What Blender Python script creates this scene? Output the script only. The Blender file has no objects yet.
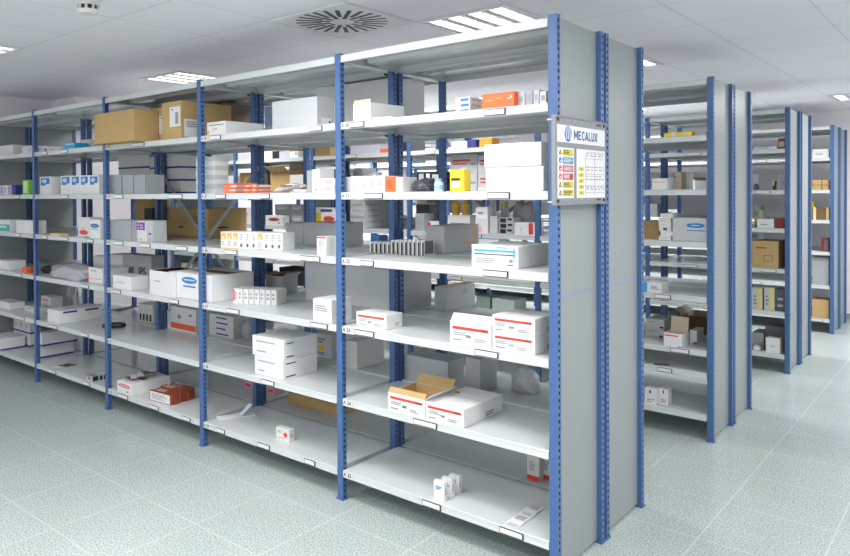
LAMP_E, SOFT_E, WORLD_E, EXPO = 66.0, 3.0, 2.6, -0.36
import bpy, bmesh, math, random
from mathutils import Vector, noise
C = bpy.context.scene.collection
rng = random.Random(7)
SC = bpy.context.scene

# ------------------------------------------------------------------ camera
F_PX, YAW, PITCH, ROLL = 710.757, 0.71596, -0.012912, -0.005991
CX, CY, EYE = 375.842, 202.149, 1.7215
fw = Vector((-math.sin(YAW)*math.cos(PITCH), math.cos(YAW)*math.cos(PITCH), math.sin(PITCH)))
r0 = Vector((math.cos(YAW), math.sin(YAW), 0)); u0 = r0.cross(fw)
rt = r0*math.cos(ROLL) + u0*math.sin(ROLL)
up = u0*math.cos(ROLL) - r0*math.sin(ROLL)
EYEP = Vector((0, 0, EYE))
cam = bpy.data.cameras.new('camera'); cam_o = bpy.data.objects.new('camera', cam); C.objects.link(cam_o)
from mathutils import Matrix
m = Matrix((rt, up, -fw)).transposed().to_4x4(); m.translation = EYEP
cam_o.matrix_world = m
cam.sensor_width = 36; cam.lens = F_PX/850*36
cam.shift_x = (425-CX)/850; cam.shift_y = -(278-CY)/850
cam.clip_end = 100
SC.camera = cam_o
def ray(px, py): return fw + rt*((px-CX)/F_PX) + up*((CY-py)/F_PX)
def atZ(px, py, z):
    d = ray(px, py); return EYEP + d*((z-EYE)/d.z)
def atY(px, py, y):
    d = ray(px, py); return EYEP + d*(y/d.y)

# ------------------------------------------------------------------ materials
MATS = {}
def mat(name, col, rough=0.5, metal=0.0, var=0.04, scale=6.0, bump=0.0, emit=None, trans=0.0, alpha=1.0, spec=0.5):
    if name in MATS: return MATS[name]
    mt = bpy.data.materials.new(name); mt.use_nodes = True
    nt = mt.node_tree; b = nt.nodes['Principled BSDF']
    b.inputs['Roughness'].default_value = rough; b.inputs['Metallic'].default_value = metal
    b.inputs['Specular IOR Level'].default_value = spec
    if trans: b.inputs['Transmission Weight'].default_value = trans
    if alpha < 1: b.inputs['Alpha'].default_value = alpha
    tc = nt.nodes.new('ShaderNodeTexCoord'); ns = nt.nodes.new('ShaderNodeTexNoise')
    ns.inputs['Scale'].default_value = scale; ns.inputs['Detail'].default_value = 3
    nt.links.new(tc.outputs['Object'], ns.inputs['Vector'])
    mx = nt.nodes.new('ShaderNodeMix'); mx.data_type = 'RGBA'
    lo = [max(0, c*(1-var)) for c in col]; hi = [min(1, c*(1+var)) for c in col]
    mx.inputs['A'].default_value = (*lo, 1); mx.inputs['B'].default_value = (*hi, 1)
    nt.links.new(ns.outputs['Fac'], mx.inputs['Factor'])
    nt.links.new(mx.outputs['Result'], b.inputs['Base Color'])
    if bump:
        bp = nt.nodes.new('ShaderNodeBump'); bp.inputs['Strength'].default_value = bump; bp.inputs['Distance'].default_value = 0.01
        nt.links.new(ns.outputs['Fac'], bp.inputs['Height']); nt.links.new(bp.outputs['Normal'], b.inputs['Normal'])
    if emit:
        b.inputs['Emission Color'].default_value = (*col, 1); b.inputs['Emission Strength'].default_value = emit
    MATS[name] = mt
    return mt
STEEL = mat('shelf_grey_paint', (0.62, 0.655, 0.655), 0.24, var=0.015)
PANEL = mat('panel_grey_paint', (0.285, 0.318, 0.315), 0.38, var=0.02, scale=1.5)
BLUE = mat('upright_blue_paint', (0.060, 0.132, 0.31), 0.35, var=0.03)
JOINT = mat('panel_joint_paint', (0.25, 0.30, 0.40), 0.35)
ZINC = mat('galvanised_steel', (0.52, 0.54, 0.55), 0.35, 0.6)
DARK = mat('dark_plastic', (0.02, 0.02, 0.024), 0.4)
WHITE = mat('white_card', (0.76, 0.76, 0.76), 0.5, var=0.02)
LWHITE = mat('label_white', (0.76, 0.76, 0.76), 0.4, var=0.01)
OFFW = mat('off_white_card', (0.70, 0.70, 0.68), 0.55)
LGREY = mat('light_grey_card', (0.52, 0.54, 0.55), 0.55)
GREY = mat('grey_card', (0.36, 0.38, 0.39), 0.55)
DGREY = mat('dark_grey_card', (0.12, 0.13, 0.14), 0.55)
BLACK = mat('black_card', (0.015, 0.014, 0.016), 0.5)
BROWN = mat('brown_cardboard', (0.50, 0.335, 0.14), 0.75, var=0.08, scale=12)
DBROWN = mat('dark_brown_cardboard', (0.16, 0.085, 0.04), 0.75, var=0.1)
BEIGE = mat('beige_cardboard', (0.62, 0.52, 0.38), 0.75, var=0.06)
INK = mat('grey_print', (0.25, 0.25, 0.27), 0.6)
PALEINK = mat('pale_print', (0.34, 0.34, 0.37), 0.6)
BLACKINK = mat('black_print', (0.03, 0.03, 0.035), 0.6)
RED = mat('red_print', (0.72, 0.05, 0.035), 0.45)
RUST = mat('rust_card', (0.27, 0.055, 0.025), 0.55)
ORANGE = mat('orange_red_card', (0.85, 0.14, 0.03), 0.4)
AMBER = mat('amber_print', (0.85, 0.45, 0.10), 0.5)
YELLOW = mat('yellow_card', (0.85, 0.62, 0.03), 0.45)
GREEN = mat('green_card', (0.22, 0.60, 0.06), 0.45)
TEAL = mat('teal_card', (0.02, 0.45, 0.42), 0.45)
CYAN = mat('cyan_card', (0.02, 0.40, 0.75), 0.45)
NAVY = mat('navy_print', (0.03, 0.045, 0.24), 0.5)
LOGOB = mat('logo_blue', (0.03, 0.17, 0.50), 0.45)
PURPLE = mat('purple_print', (0.20, 0.05, 0.40), 0.5)
LILAC = mat('lilac_print', (0.60, 0.50, 0.68), 0.5)
PINK = mat('pink_print', (0.72, 0.42, 0.48), 0.5)
FOIL = mat('silver_foil', (0.60, 0.61, 0.63), 0.3, 0.7, var=0.1, scale=30)
FILM = mat('clear_film', (0.85, 0.86, 0.88), 0.15, alpha=0.55)
GREYBAG = mat('grey_polythene', (0.42, 0.42, 0.45), 0.25, bump=0.5, scale=14, var=0.12)
SIGNGREY = mat('sign_grey_plastic', (0.235, 0.245, 0.265), 0.45)

# ------------------------------------------------------------------ mesh helpers
class MB:
    def __init__(s): s.v = []; s.f = []; s.m = []; s.ms = []
    def mi(s, mt):
        if mt not in s.ms: s.ms.append(mt)
        return s.ms.index(mt)
    def poly(s, pts, mt):
        b = len(s.v); s.v += [tuple(p) for p in pts]; s.f.append(tuple(range(b, b+len(pts)))); s.m.append(s.mi(mt))
    def box(s, x0, y0, z0, x1, y1, z1, mt):
        b = len(s.v); k = s.mi(mt)
        s.v += [(x0,y0,z0),(x1,y0,z0),(x1,y1,z0),(x0,y1,z0),(x0,y0,z1),(x1,y0,z1),(x1,y1,z1),(x0,y1,z1)]
        for f in ((0,3,2,1),(4,5,6,7),(0,1,5,4),(1,2,6,5),(2,3,7,6),(3,0,4,7)):
            s.f.append(tuple(b+i for i in f)); s.m.append(k)
    def hexa(s, p, mt):          # 8 corners, bottom ring then top ring
        b = len(s.v); k = s.mi(mt); s.v += [tuple(q) for q in p]
        for f in ((0,3,2,1),(4,5,6,7),(0,1,5,4),(1,2,6,5),(2,3,7,6),(3,0,4,7)):
            s.f.append(tuple(b+i for i in f)); s.m.append(k)
    def bar(s, a, b, w, t, mt, side=Vector((0, 1, 0))):   # flat bar from a to b
        a, b = Vector(a), Vector(b); d = (b-a).normalized(); n = side.normalized(); q = d.cross(n).normalized()
        s.hexa([a-q*w/2-n*t/2, a+q*w/2-n*t/2, a+q*w/2+n*t/2, a-q*w/2+n*t/2, b-q*w/2-n*t/2, b+q*w/2-n*t/2, b+q*w/2+n*t/2, b-q*w/2+n*t/2], mt)
    def cyl(s, c, r, z0, z1, mt, n=20, r1=None):
        r1 = r if r1 is None else r1; b = len(s.v); k = s.mi(mt)
        for z, q in ((z0, r), (z1, r1)):
            s.v += [(c[0]+q*math.cos(2*math.pi*i/n), c[1]+q*math.sin(2*math.pi*i/n), z) for i in range(n)]
        for i in range(n):
            j = (i+1) % n; s.f.append((b+i, b+j, b+n+j, b+n+i)); s.m.append(k)
        s.f.append(tuple(b+i for i in reversed(range(n)))); s.m.append(k)
        s.f.append(tuple(b+n+i for i in range(n))); s.m.append(k)
    def mesh(s, name, bevel=0.0, smooth=False):
        me = bpy.data.meshes.new(name); me.from_pydata(s.v, [], s.f)
        for mt in s.ms: me.materials.append(mt)
        me.polygons.foreach_set('material_index', s.m)
        if smooth: me.polygons.foreach_set('use_smooth', [True]*len(s.f))
        me.update(); return me
    def build(s, name, parent=None, loc=(0,0,0), rotz=0.0, smooth=False):
        return link(name, s.mesh(name, smooth=smooth), parent, loc, rotz)
def link(name, me, parent=None, loc=(0,0,0), rotz=0.0):
    o = bpy.data.objects.new(name, me); C.objects.link(o); o.location = loc; o.rotation_euler = (0, 0, rotz)
    if parent is not None: o.parent = parent
    return o
def empty(name, loc, rotz=0.0): return link(name, None, None, loc, rotz)
USED = {}
def tag(o, label, cat, group=None):
    for cut in (' from right', ', nearest rack', ' rear half'):
        if len(label.replace('-', ' ').split()) > 16: label = label.replace(cut, '')
    o['label'] = label; o['category'] = cat
    if group: o['group'] = group
    USED.setdefault(label, []).append(o)
    return o
def text_mesh(txt, size, mt, bold=0.0, space=1.0):
    cu = bpy.data.curves.new('lettering', 'FONT'); cu.body = txt; cu.size = size; cu.offset = bold; cu.extrude = 0.0003
    cu.space_character = space; cu.align_x = 'CENTER'; cu.align_y = 'CENTER'
    o = bpy.data.objects.new('lettering', cu); C.objects.link(o)
    dg = bpy.context.evaluated_depsgraph_get(); me = bpy.data.meshes.new_from_object(o.evaluated_get(dg))
    bpy.data.objects.remove(o); me.materials.clear(); me.materials.append(mt)
    return me
def put_text(txt, size, mt, parent, loc, rot, bold=0.0, name='lettering', sx=1.0, space=1.0):
    o = link(name, text_mesh(txt, size, mt, bold, space), parent, loc); o.rotation_euler = rot; o.scale = (sx, 1, 1); return o
def structure(o): o['kind'] = 'structure'; return o

# ------------------------------------------------------------------ room
CEIL = 2.788; XL, YB, XR, YF = -8.067, 11.25, 3.2, -3.2
def node(nt, t, **kw):
    n = nt.nodes.new(t)
    for k, v in kw.items(): setattr(n, k, v)
    return n
def grid_mask(nt, ox, oy, pitch, half):
    """1 on the joint lines of a square grid in world X, Y"""
    geo = node(nt, 'ShaderNodeNewGeometry'); sep = node(nt, 'ShaderNodeSeparateXYZ'); nt.links.new(geo.outputs['Position'], sep.inputs[0])
    outs = []
    for ax, o in (('X', ox), ('Y', oy)):
        a = node(nt, 'ShaderNodeMath', operation='SUBTRACT'); a.inputs[1].default_value = o - pitch*100 + pitch/2
        nt.links.new(sep.outputs[ax], a.inputs[0])
        mo = node(nt, 'ShaderNodeMath', operation='MODULO'); mo.inputs[1].default_value = pitch; nt.links.new(a.outputs[0], mo.inputs[0])
        d = node(nt, 'ShaderNodeMath', operation='SUBTRACT'); d.inputs[1].default_value = pitch/2; nt.links.new(mo.outputs[0], d.inputs[0])
        ab = node(nt, 'ShaderNodeMath', operation='ABSOLUTE'); nt.links.new(d.outputs[0], ab.inputs[0])
        lt = node(nt, 'ShaderNodeMath', operation='LESS_THAN'); lt.inputs[1].default_value = half; nt.links.new(ab.outputs[0], lt.inputs[0])
        outs.append(lt)
    mx = node(nt, 'ShaderNodeMath', operation='MAXIMUM'); nt.links.new(outs[0].outputs[0], mx.inputs[0]); nt.links.new(outs[1].outputs[0], mx.inputs[1])
    return mx, geo
def floor_mat():
    mt = bpy.data.materials.new('terrazzo_tile'); mt.use_nodes = True; nt = mt.node_tree; b = nt.nodes['Principled BSDF']
    mask, geo = grid_mask(nt, -1.103, 2.157, 0.5098, 0.0035)
    def noise_ramp(scale, detail, stops):
        n = node(nt, 'ShaderNodeTexNoise'); n.inputs['Scale'].default_value = scale; n.inputs['Detail'].default_value = detail
        nt.links.new(geo.outputs['Position'], n.inputs['Vector'])
        r = node(nt, 'ShaderNodeValToRGB'); nt.links.new(n.outputs['Fac'], r.inputs[0])
        r.color_ramp.elements[0].position = stops[0][0]; r.color_ramp.elements[0].color = (*stops[0][1], 1)
        r.color_ramp.elements[1].position = stops[1][0]; r.color_ramp.elements[1].color = (*stops[1][1], 1)
        return r
    a = noise_ramp(110, 2, ((0.36, (0.31, 0.375, 0.355)), (0.62, (0.595, 0.65, 0.635))))
    c = noise_ramp(1.3, 3, ((0.3, (0.88, 0.90, 0.89)), (0.7, (1.0, 1.0, 1.0))))
    mu = node(nt, 'ShaderNodeMix', data_type='RGBA', blend_type='MULTIPLY'); mu.inputs['Factor'].default_value = 1
    nt.links.new(a.outputs[0], mu.inputs['A']); nt.links.new(c.outputs[0], mu.inputs['B'])
    mx = node(nt, 'ShaderNodeMix', data_type='RGBA'); mx.inputs['B'].default_value = (0.70, 0.74, 0.72, 1)
    sc = node(nt, 'ShaderNodeMath', operation='MULTIPLY'); sc.inputs[1].default_value = 0.45; nt.links.new(mask.outputs[0], sc.inputs[0])
    nt.links.new(sc.outputs[0], mx.inputs['Factor']); nt.links.new(mu.outputs['Result'], mx.inputs['A'])
    nt.links.new(mx.outputs['Result'], b.inputs['Base Color']); b.inputs['Roughness'].default_value = 0.22
    b.inputs['Specular IOR Level'].default_value = 0.45
    return mt
def ceil_mat():
    mt = bpy.data.materials.new('ceiling_tile'); mt.use_nodes = True; nt = mt.node_tree; b = nt.nodes['Principled BSDF']
    mask, geo = grid_mask(nt, -0.787, 2.227, 0.6457, 0.006)
    mx = node(nt, 'ShaderNodeMix', data_type='RGBA'); mx.inputs['A'].default_value = (0.87, 0.855, 0.90, 1); mx.inputs['B'].default_value = (0.72, 0.71, 0.75, 1)
    nt.links.new(mask.outputs[0], mx.inputs['Factor']); nt.links.new(mx.outputs['Result'], b.inputs['Base Color'])
    b.inputs['Roughness'].default_value = 0.6
    return mt
WALL = mat('wall_paint', (0.90, 0.875, 0.90), 0.7, var=0.02)
def slab(name, x0, y0, z0, x1, y1, z1, mt):
    q = MB(); q.box(x0, y0, z0, x1, y1, z1, mt); return structure(q.build(name))
slab('floor', XL-.2, YF, -0.1, XR+.2, YB+.2, 0, floor_mat())
slab('ceiling', XL-.2, YF, CEIL, XR+.2, YB+.2, CEIL+.1, ceil_mat())
slab('wall_left', XL-.2, YF, 0, XL, YB+.2, CEIL, WALL)
slab('wall_back', XL, YB, 0, XR, YB+.2, CEIL, WALL)
# right-hand wall with a tall glazed opening at its far end
q = MB(); q.box(XR, YF, 0, XR+.2, 8.2, CEIL, WALL); q.box(XR, 8.2, 0, XR+.2, YB+.2, .25, WALL); q.box(XR, 8.2, 2.6, XR+.2, YB+.2, CEIL, WALL)
q.box(XR, YB-.12, .25, XR+.2, YB+.2, 2.6, WALL); q.box(XR+.05, 9.6, .25, XR+.15, 9.7, 2.6, LWHITE)
structure(q.build('wall_right'))
# front wall behind the camera, with a long band of windows to the daylight
q = MB(); q.box(XL, YF-.2, 0, XR, YF, .85, WALL); q.box(XL, YF-.2, 2.65, XR, YF, CEIL, WALL)
for xx in (XL, -5.5, -2.8, .1, XR-.3): q.box(xx, YF-.2, .85, xx+.3, YF, 2.65, WALL)
structure(q.build('wall_front'))
slab('trim_1', XL, 3.69, 2.53, -7.523, YB, CEIL, WALL)      # boxed-in duct under the ceiling
slab('baseboard_back', XL, YB-.012, 0, XR, YB, 0.08, PANEL)
slab('baseboard_left', XL, YF, 0, XL+.012, YB-.012, 0.08, PANEL)
slab('baseboard_right', XR-.012, YF, 0, XR, YB-.012, 0.08, PANEL)

# ---- ceiling fittings
LAMP = mat('lamp_glow', (1.0, 0.98, 0.97), 0.5, emit=LAMP_E, var=0)
FILL_GLOW = mat('added_fill_glow', (1.0, 0.98, 0.97), 0.5, emit=LAMP_E*2.15, var=0)  # boosted glow of the added lamps over the far aisles
SOFT = mat('dimmed_lamp_glow', (1.0, 0.98, 0.97), 0.5, emit=SOFT_E, var=0)
REFL = mat('lamp_reflector', (0.62, 0.62, 0.64), 0.3, 0.3)
P = 0.6457
def light_mesh():
    h = P/2-0.012
    a = MB()
    for x0, y0, x1, y1 in ((-h,-h,h,-h+.02),(-h,h-.02,h,h),(-h,-h+.02,-h+.02,h-.02),(h-.02,-h+.02,h,h-.02)):
        a.box(x0, y0, -.012, x1, y1, -.001, LWHITE)
    b = MB(); b.box(-h+.02, -h+.02, -.004, h-.02, h-.02, -.002, REFL)
    c = MB()
    for i in range(-2, 3): c.box(i*.145-.004, -h+.02, -.011, i*.145+.004, h-.02, -.004, REFL)
    for j in range(-3, 4): c.box(-h+.02, j*.085-.002, -.0105, h-.02, j*.085+.002, -.0065, REFL)
    t = MB(); t.poly([(-.042,-h+.03,-.005),(-.042,h-.03,-.005),(.042,h-.03,-.005),(.042,-h+.03,-.005)], LAMP)
    t2 = MB(); t2.poly([(-.042,-h+.03,-.005),(-.042,h-.03,-.005),(.042,h-.03,-.005),(.042,-h+.03,-.005)], SOFT)
    t3 = MB(); t3.poly([(-.042,-h+.03,-.005),(-.042,h-.03,-.005),(.042,h-.03,-.005),(.042,-h+.03,-.005)], FILL_GLOW)
    return a.mesh('frame'), b.mesh('reflector'), c.mesh('louvre'), t.mesh('lamp_tube'), t2.mesh('lamp_tube'), t3.mesh('lamp_tube')
LM = light_mesh()
DIM = {(-2.724,3.519),(-5.953,3.519),(-5.953,1.581),(-2.724,5.456),(-2.724,7.393),(-1.433,9.33),(-5.953,5.456),(-5.953,7.393)}
def ceiling_light(x, y, label):
    o = empty('ceiling_light', (x+P/2, y+P/2, CEIL)); tag(o, label, 'ceiling light', 'recessed ceiling lights')
    link('frame', LM[0], o); link('reflector', LM[1], o); link('louvre', LM[2], o)
    for i in range(4): link('lamp_tube', LM[4 if (x, y) in DIM else 5 if y in (6.747, 8.684) else 3], o, ((i-1.5)*.145, 0, 0))
for x, y, l in ((-2.724, 3.519, 'square recessed louvre light above right-hand bay of the nearest rack'),
                (-5.953, 3.519, 'square recessed louvre light above third bay from right, nearest rack'),
                (-5.953, 1.581, 'square recessed louvre light at left edge, over the front aisle'),
                (-2.724, 5.456, 'square recessed louvre light above right end of the second rack'),
                (-2.724, 7.393, 'square recessed louvre light above right end of the third rack'),
                (-1.433, 9.33, 'square recessed louvre light nearest the back wall at far right'),
                (-5.953, 5.456, 'square recessed louvre light over left half of the second rack'),
                (-5.953, 7.393, 'square recessed louvre light over left half of the third rack'),
                (0.505, 1.581, 'square recessed louvre light behind the camera on the right'),
                (0.505, 3.519, 'square recessed louvre light over aisle beside nearest rack end'),
                (0.505, 5.456, 'square recessed louvre light over aisle beside second rack end'),
                (0.505, 7.393, 'square recessed louvre light over aisle beside third rack end'),
                (-5.953, 9.33, 'square recessed louvre light nearest the back wall at far left'),
                (-3.37, 0.935, 'added unseen louvre light over front aisle before the second bay'),  # front-aisle fill lamps start here: added out of view to light shelf fronts
                (-0.787, 1.581, 'added unseen louvre light over front aisle beside the nearest rack end'),
                (-4.661, -0.356, 'added unseen louvre light over front aisle at far left behind camera'),
                (-0.787, -0.356, 'added unseen louvre light right above the camera'),
                (-4.016, 4.164, 'added unseen louvre light over aisle behind nearest rack, nearer the right'),  # aisle fill lamps start here: added, hidden from view, brighten the rack interiors
                (-6.599, 4.164, 'added unseen louvre light over aisle behind nearest rack, nearer the left'),
                (-4.661, 6.747, 'added unseen louvre light over aisle behind second rack, nearer the right'),
                (-6.599, 6.747, 'added unseen louvre light over aisle behind second rack, nearer the left'),
                (-0.787, 8.684, 'added unseen louvre light over side aisle beside farthest rack end'),
                (-4.016, 8.684, 'added unseen louvre light over aisle before farthest rack, right half'),
                (-7.49, 8.684, 'added unseen louvre light over aisle before farthest rack, left end'),
                (-5.953, 8.684, 'added unseen louvre light over aisle behind third rack, middle'),
                (-2.724, -0.356, 'square recessed louvre light over front aisle behind the camera'),
                (-2.724, 1.581, 'square recessed louvre light over front aisle before right-hand bay')):
    ceiling_light(x, y, l)
# swirl diffuser
o = empty('ceiling_vent', (-3.37+P/2, 2.873+P/2, CEIL)); tag(o, 'square white ceiling air diffuser with a ring of black radial slots', 'air vent')
a = MB(); h = P/2-.006; a.box(-h, -h, -.008, h, h, -.001, LWHITE)
for s in (-1, 1):
    a.box(-h, s*(h-.006)-.006, -.011, h, s*(h-.006)+.006, -.008, LWHITE); a.box(s*(h-.006)-.006, -h+.012, -.011, s*(h-.006)+.006, h-.012, -.008, LWHITE)
a.build('vent_plate', o)
a = MB(); N = 24
for i in range(N):
    t = 2*math.pi*(i+.5)/N; d = Vector((math.cos(t), math.sin(t), 0)); n = Vector((-d.y, d.x, 0))
    ra, rb, w = (.075 if i % 2 else .13), .285, .0135
    a.poly([d*ra-n*w+Vector((0,0,-.0085)), d*ra+n*w+Vector((0,0,-.0085)), d*rb+n*w+Vector((0,0,-.0085)), d*rb-n*w+Vector((0,0,-.0085))][::-1], BLACK)
a.build('slot_ring', o)
# smoke detector
q = atZ(88.5, 13, 2.705)
o = empty('smoke_detector', (q.x, q.y, CEIL)); tag(o, 'white round smoke detector with dark vents under the ceiling', 'smoke detector')
a = MB(); a.cyl((0,0), .062, -.045, 0, OFFW, 28); a.build('base', o, smooth=False)
a = MB(); a.cyl((0,0), .050, -.068, -.045, DARK, 28); a.build('vent_core', o)
for i in range(9):
    t = 2*math.pi*i/9; a = MB(); a.cyl((.052*math.cos(t), .052*math.sin(t)), .007, -.069, -.045, OFFW, 8); a.build('vent_rib', o)
a = MB(); a.cyl((0,0), .044, -.088, -.068, OFFW, 28, r1=.057); a.build('cap', o)
# ------------------------------------------------------------------ racks
H = 2.5; PW, PD = 0.04, 0.034            # upright width and depth
XP = [-1.4395, -2.746, -4.0576, -5.3387, -6.6303, -7.90]      # right faces of the uprights, right to left
MOD = 0.495                              # depth of one shelf module
LEV = {0: 2.488, 1: 2.115, 2: 1.726, 3: 1.3625, 4: 0.981, 5: 0.574, 6: 0.171}
LEVB = {0: 2.488, 1: 2.105, 2: 1.733, 3: 1.370, 4: 0.992, 5: 0.622, 6: 0.178}
RACKS = {'A': (2.8597, 3.8765, LEV), 'B': (5.1488, 6.1673, LEVB), 'C': (7.5474, 8.5891, LEV), 'D': (9.9749, 10.9605, LEV)}
def upright_mesh():
    a = MB(); w, d = PW, PD; pitch = .0315; n = int(H/pitch)
    a.poly([(-w,0,0),(0,0,0),(0,0,H),(-w,0,H)], BLUE); a.poly([(-w,d,0),(-w,d,H),(0,d,H),(0,d,0)], BLUE)
    a.poly([(-w,0,H),(0,0,H),(0,d,H),(-w,d,H)], BLUE)
    rr = .0072
    for x in (0, -w):
        for i in range(n):
            z0, z1 = i*pitch, (i+1)*pitch if i < n-1 else H; zc = i*pitch+pitch/2; yc = d*.5
            co = [(x,0,z0),(x,d,z0),(x,d,z1),(x,0,z1)]
            oc = [(x, yc+rr*math.cos(math.pi/8+math.pi/4*k), zc+rr*1.15*math.sin(math.pi/8+math.pi/4*k)) for k in range(8)]
            # octagon points: 0,1 upper right.. corner pairing
            prs = [((x,d,z1), oc[0], oc[1]), ((x,0,z1), oc[2], oc[3]), ((x,0,z0), oc[4], oc[5]), ((x,d,z0), oc[6], oc[7])]
            for k in range(4):
                c0, p, q = prs[k]; c1, p2, _ = prs[(k+1) % 4]
                tri = [c0, q, p]; qd = [c0, c1, p2, q]
                a.poly(tri if x == 0 else tri[::-1], BLUE); a.poly(qd if x == 0 else qd[::-1], BLUE)
    return a.mesh('upright')
UPM = upright_mesh()
def foot_mesh():
    a = MB(); a.box(-PW-.006, -.006, 0, .006, PD+.006, .006, BLUE); return a.mesh('foot_plate')
FTM = foot_mesh()
SHELF_CACHE = {}
def shelf_mesh(w):
    k = round(w, 3)
    if k in SHELF_CACHE: return SHELF_CACHE[k]
    a = MB(); d = MOD
    prof = [(.016,-.040),(.002,-.040),(0,-.038),(0,-.030),(.0015,-.0285),(.0015,-.006),(0,-.0045),(0,-.003),(.003,0)]
    full = prof + [(d-y, z) for y, z in prof[::-1]]
    for (y0,z0),(y1,z1) in zip(full, full[1:]): a.poly([(0,y0,z0),(w,y0,z0),(w,y1,z1),(0,y1,z1)], STEEL)
    for x, s in ((.0005, 1), (w-.0005, -1)):
        a.poly([(x,.003,0),(x,d-.003,0),(x,d-.003,-.036),(x,.003,-.036)], STEEL)
        a.poly([(x,.003,-.036),(x,d-.003,-.036),(x+s*.014,d-.003,-.036),(x+s*.014,.003,-.036)], STEEL)
    y0 = d/2   # stiffening channel under the middle
    hat = [(y0-.055,-.001),(y0-.04,-.022),(y0+.04,-.022),(y0+.055,-.001)]
    for (ya,za),(yb,zb) in zip(hat, hat[1:]): a.poly([(.02,ya,za),(w-.02,ya,za),(w-.02,yb,zb),(.02,yb,zb)], STEEL)
    SHELF_CACHE[k] = a.mesh('shelf'); return SHELF_CACHE[k]
def clip_mesh():
    a = MB(); a.box(0, 0, -.052, .012, .03, -.0405, DARK); a.box(.012, .008, -.049, .026, .02, -.0405, ZINC); return a.mesh('shelf_clip')
CLM = clip_mesh()
def holder_mesh(w, line):
    a = MB(); z0, z1 = -.036, -.006
    a.box(0, -.0035, z0, w, -.0005, z1, DARK)
    a.box(.003, -.0045, z0+.004, w-.006, -.0032, z1-.003, LWHITE)
    if line: a.box(w*.2, -.0048, -.022, w*.75, -.0044, -.020, INK)
    return a.mesh('label_holder')
def sheet(mesh_name, x, y0, y1, z0, z1, mt, parent, th=.004):
    a = MB(); a.box(x-th, y0, z0, x, y1, z1, mt); o = a.build(mesh_name, parent); return o

HOLD = {  # pixel spans of the label holders on the front edges of the nearest rack: bay -> level -> [(x0, x1, printed)]
 1: {1: [(351,365,0),(485,506,1)], 2: [(364.5,383,0),(488,510,1)], 3: [(360,373.5,0),(483,508,1)], 4: [(354,373.5,0),(474.5,498,0)], 5: [(412.5,436,0)], 6: [(421,439.5,0),(498.5,522.5,0)]},
 2: {1: [(211,221.5,0),(310,323,0)], 2: [(216,226,0),(261,270,0)], 3: [(224,237,0),(300,320,1)], 4: [(226,238.5,0),(310,327,0)], 5: [(260.5,273,0)], 6: [(214.5,223,0),(256,268,0),(303,313.5,0)]},
 3: {1: [(133,145,0)], 2: [(114.5,123.4,0),(169,182.6,0)], 3: [(113.5,123,0),(141,150,0),(176,187,0)], 4: [(112,120,0),(169,178,0)], 6: [(116.5,126,0),(148.5,156.6,0),(181,188.5,0)]},
 4: {1: [(42,48,0),(62,68.5,0)], 2: [(62,68.5,0)], 3: [(42,47,0),(59,68,0),(87,93,0)], 4: [(80,88,0)], 5: [(48,56,0),(80,87,0)], 6: [(47,54,0),(82,88,0)]},
 5: {2: [(15,20,0)], 3: [(15,20,0)], 4: [(14,21,0)], 5: [(16,23,0)]}}
TAGN = {1: 30, 2: 24, 3: 18, 4: 12, 5: 6}
def make_rack(key, label):
    yf, yr, lev = RACKS[key]
    cx, cy = (XP[0]+XP[-1])/2, (yf+yr)/2
    root = empty('shelving_rack', (cx, cy, 0)); tag(root, label, 'shelving rack', 'double-sided steel shelving racks')
    T = lambda x, y, z: (x-cx, y-cy, z)
    y2 = yr-MOD
    for k, x in enumerate(XP):
        for y in (yf, yf+MOD-PD, y2, yr-PD):
            u = link('upright', UPM, root, T(x, y, 0)); link('foot_plate', FTM, u)
    for b in range(5):
        x0, x1 = XP[b+1]+.004, XP[b]-PW-.004; me = shelf_mesh(x1-x0)
        for half, y in ((0, yf), (1, y2)):
            for l, z in lev.items():
                s = link('shelf', me, root, T(x0, y, z))
                if key == 'A' and half == 0 and b < 4:
                    for xx, sx in ((.001, 1), (x1-x0-.001, -1)):
                        c = link('shelf_clip', CLM, s, (xx, MOD-.05, 0)); c.scale = (sx, 1, 1)
                if half or l == 0: continue
                if key == 'A':
                    for p0, p1, pr in HOLD.get(b+1, {}).get(l, []):
                        xa, xb = atY(p0, 200, yf).x, atY(p1, 200, yf).x
                        link('label_holder', holder_mesh(xb-xa, pr), s, (xa-x0, 0, 0))
                    n = TAGN[b+1]+l-1
                    a = MB(); a.box(.001, -.0012, -.036, .068, -.0002, -.006, LWHITE); tg = a.build('number_tag', s, (0, 0, 0))
                    put_text('A %02d' % n, .030, BLACKINK, tg, (.034, -.0016, -.020), (math.pi/2, 0, 0), .0006)
                elif b < 4:
                    for _ in range(1 + (b == 0)):
                        w = rng.uniform(.09, .15); link('label_holder', holder_mesh(w, 0), s, (rng.uniform(.06, x1-x0-w-.06), 0, 0))
    # end panels, each in two sheets with a joint strip
    for x in (XP[0]-.024, XP[-1]-.012):
        for y0, y1 in ((yf+PD, yf+MOD-PD), (y2+PD, yr-PD)):
            sheet('end_panel', x, y0, y1, .015, 1.243, PANEL, root).location = (-cx, -cy, 0)
            sheet('end_panel', x, y0, y1, 1.261, 2.494, PANEL, root).location = (-cx, -cy, 0)
            sheet('panel_joint', x-.0005, y0, y1, 1.2435, 1.2605, JOINT, root, .003).location = (-cx, -cy, 0)
    return root, T
rA, TA = make_rack('A', 'nearest double-sided blue and grey steel rack, with the hanging sign')
rB, TB = make_rack('B', 'second blue and grey steel rack, directly behind the nearest one')
rC, TC = make_rack('C', 'third blue and grey steel rack, third panelled end from the left')
rD, TD = make_rack('D', 'farthest blue and grey steel rack, in front of the back wall')
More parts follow.
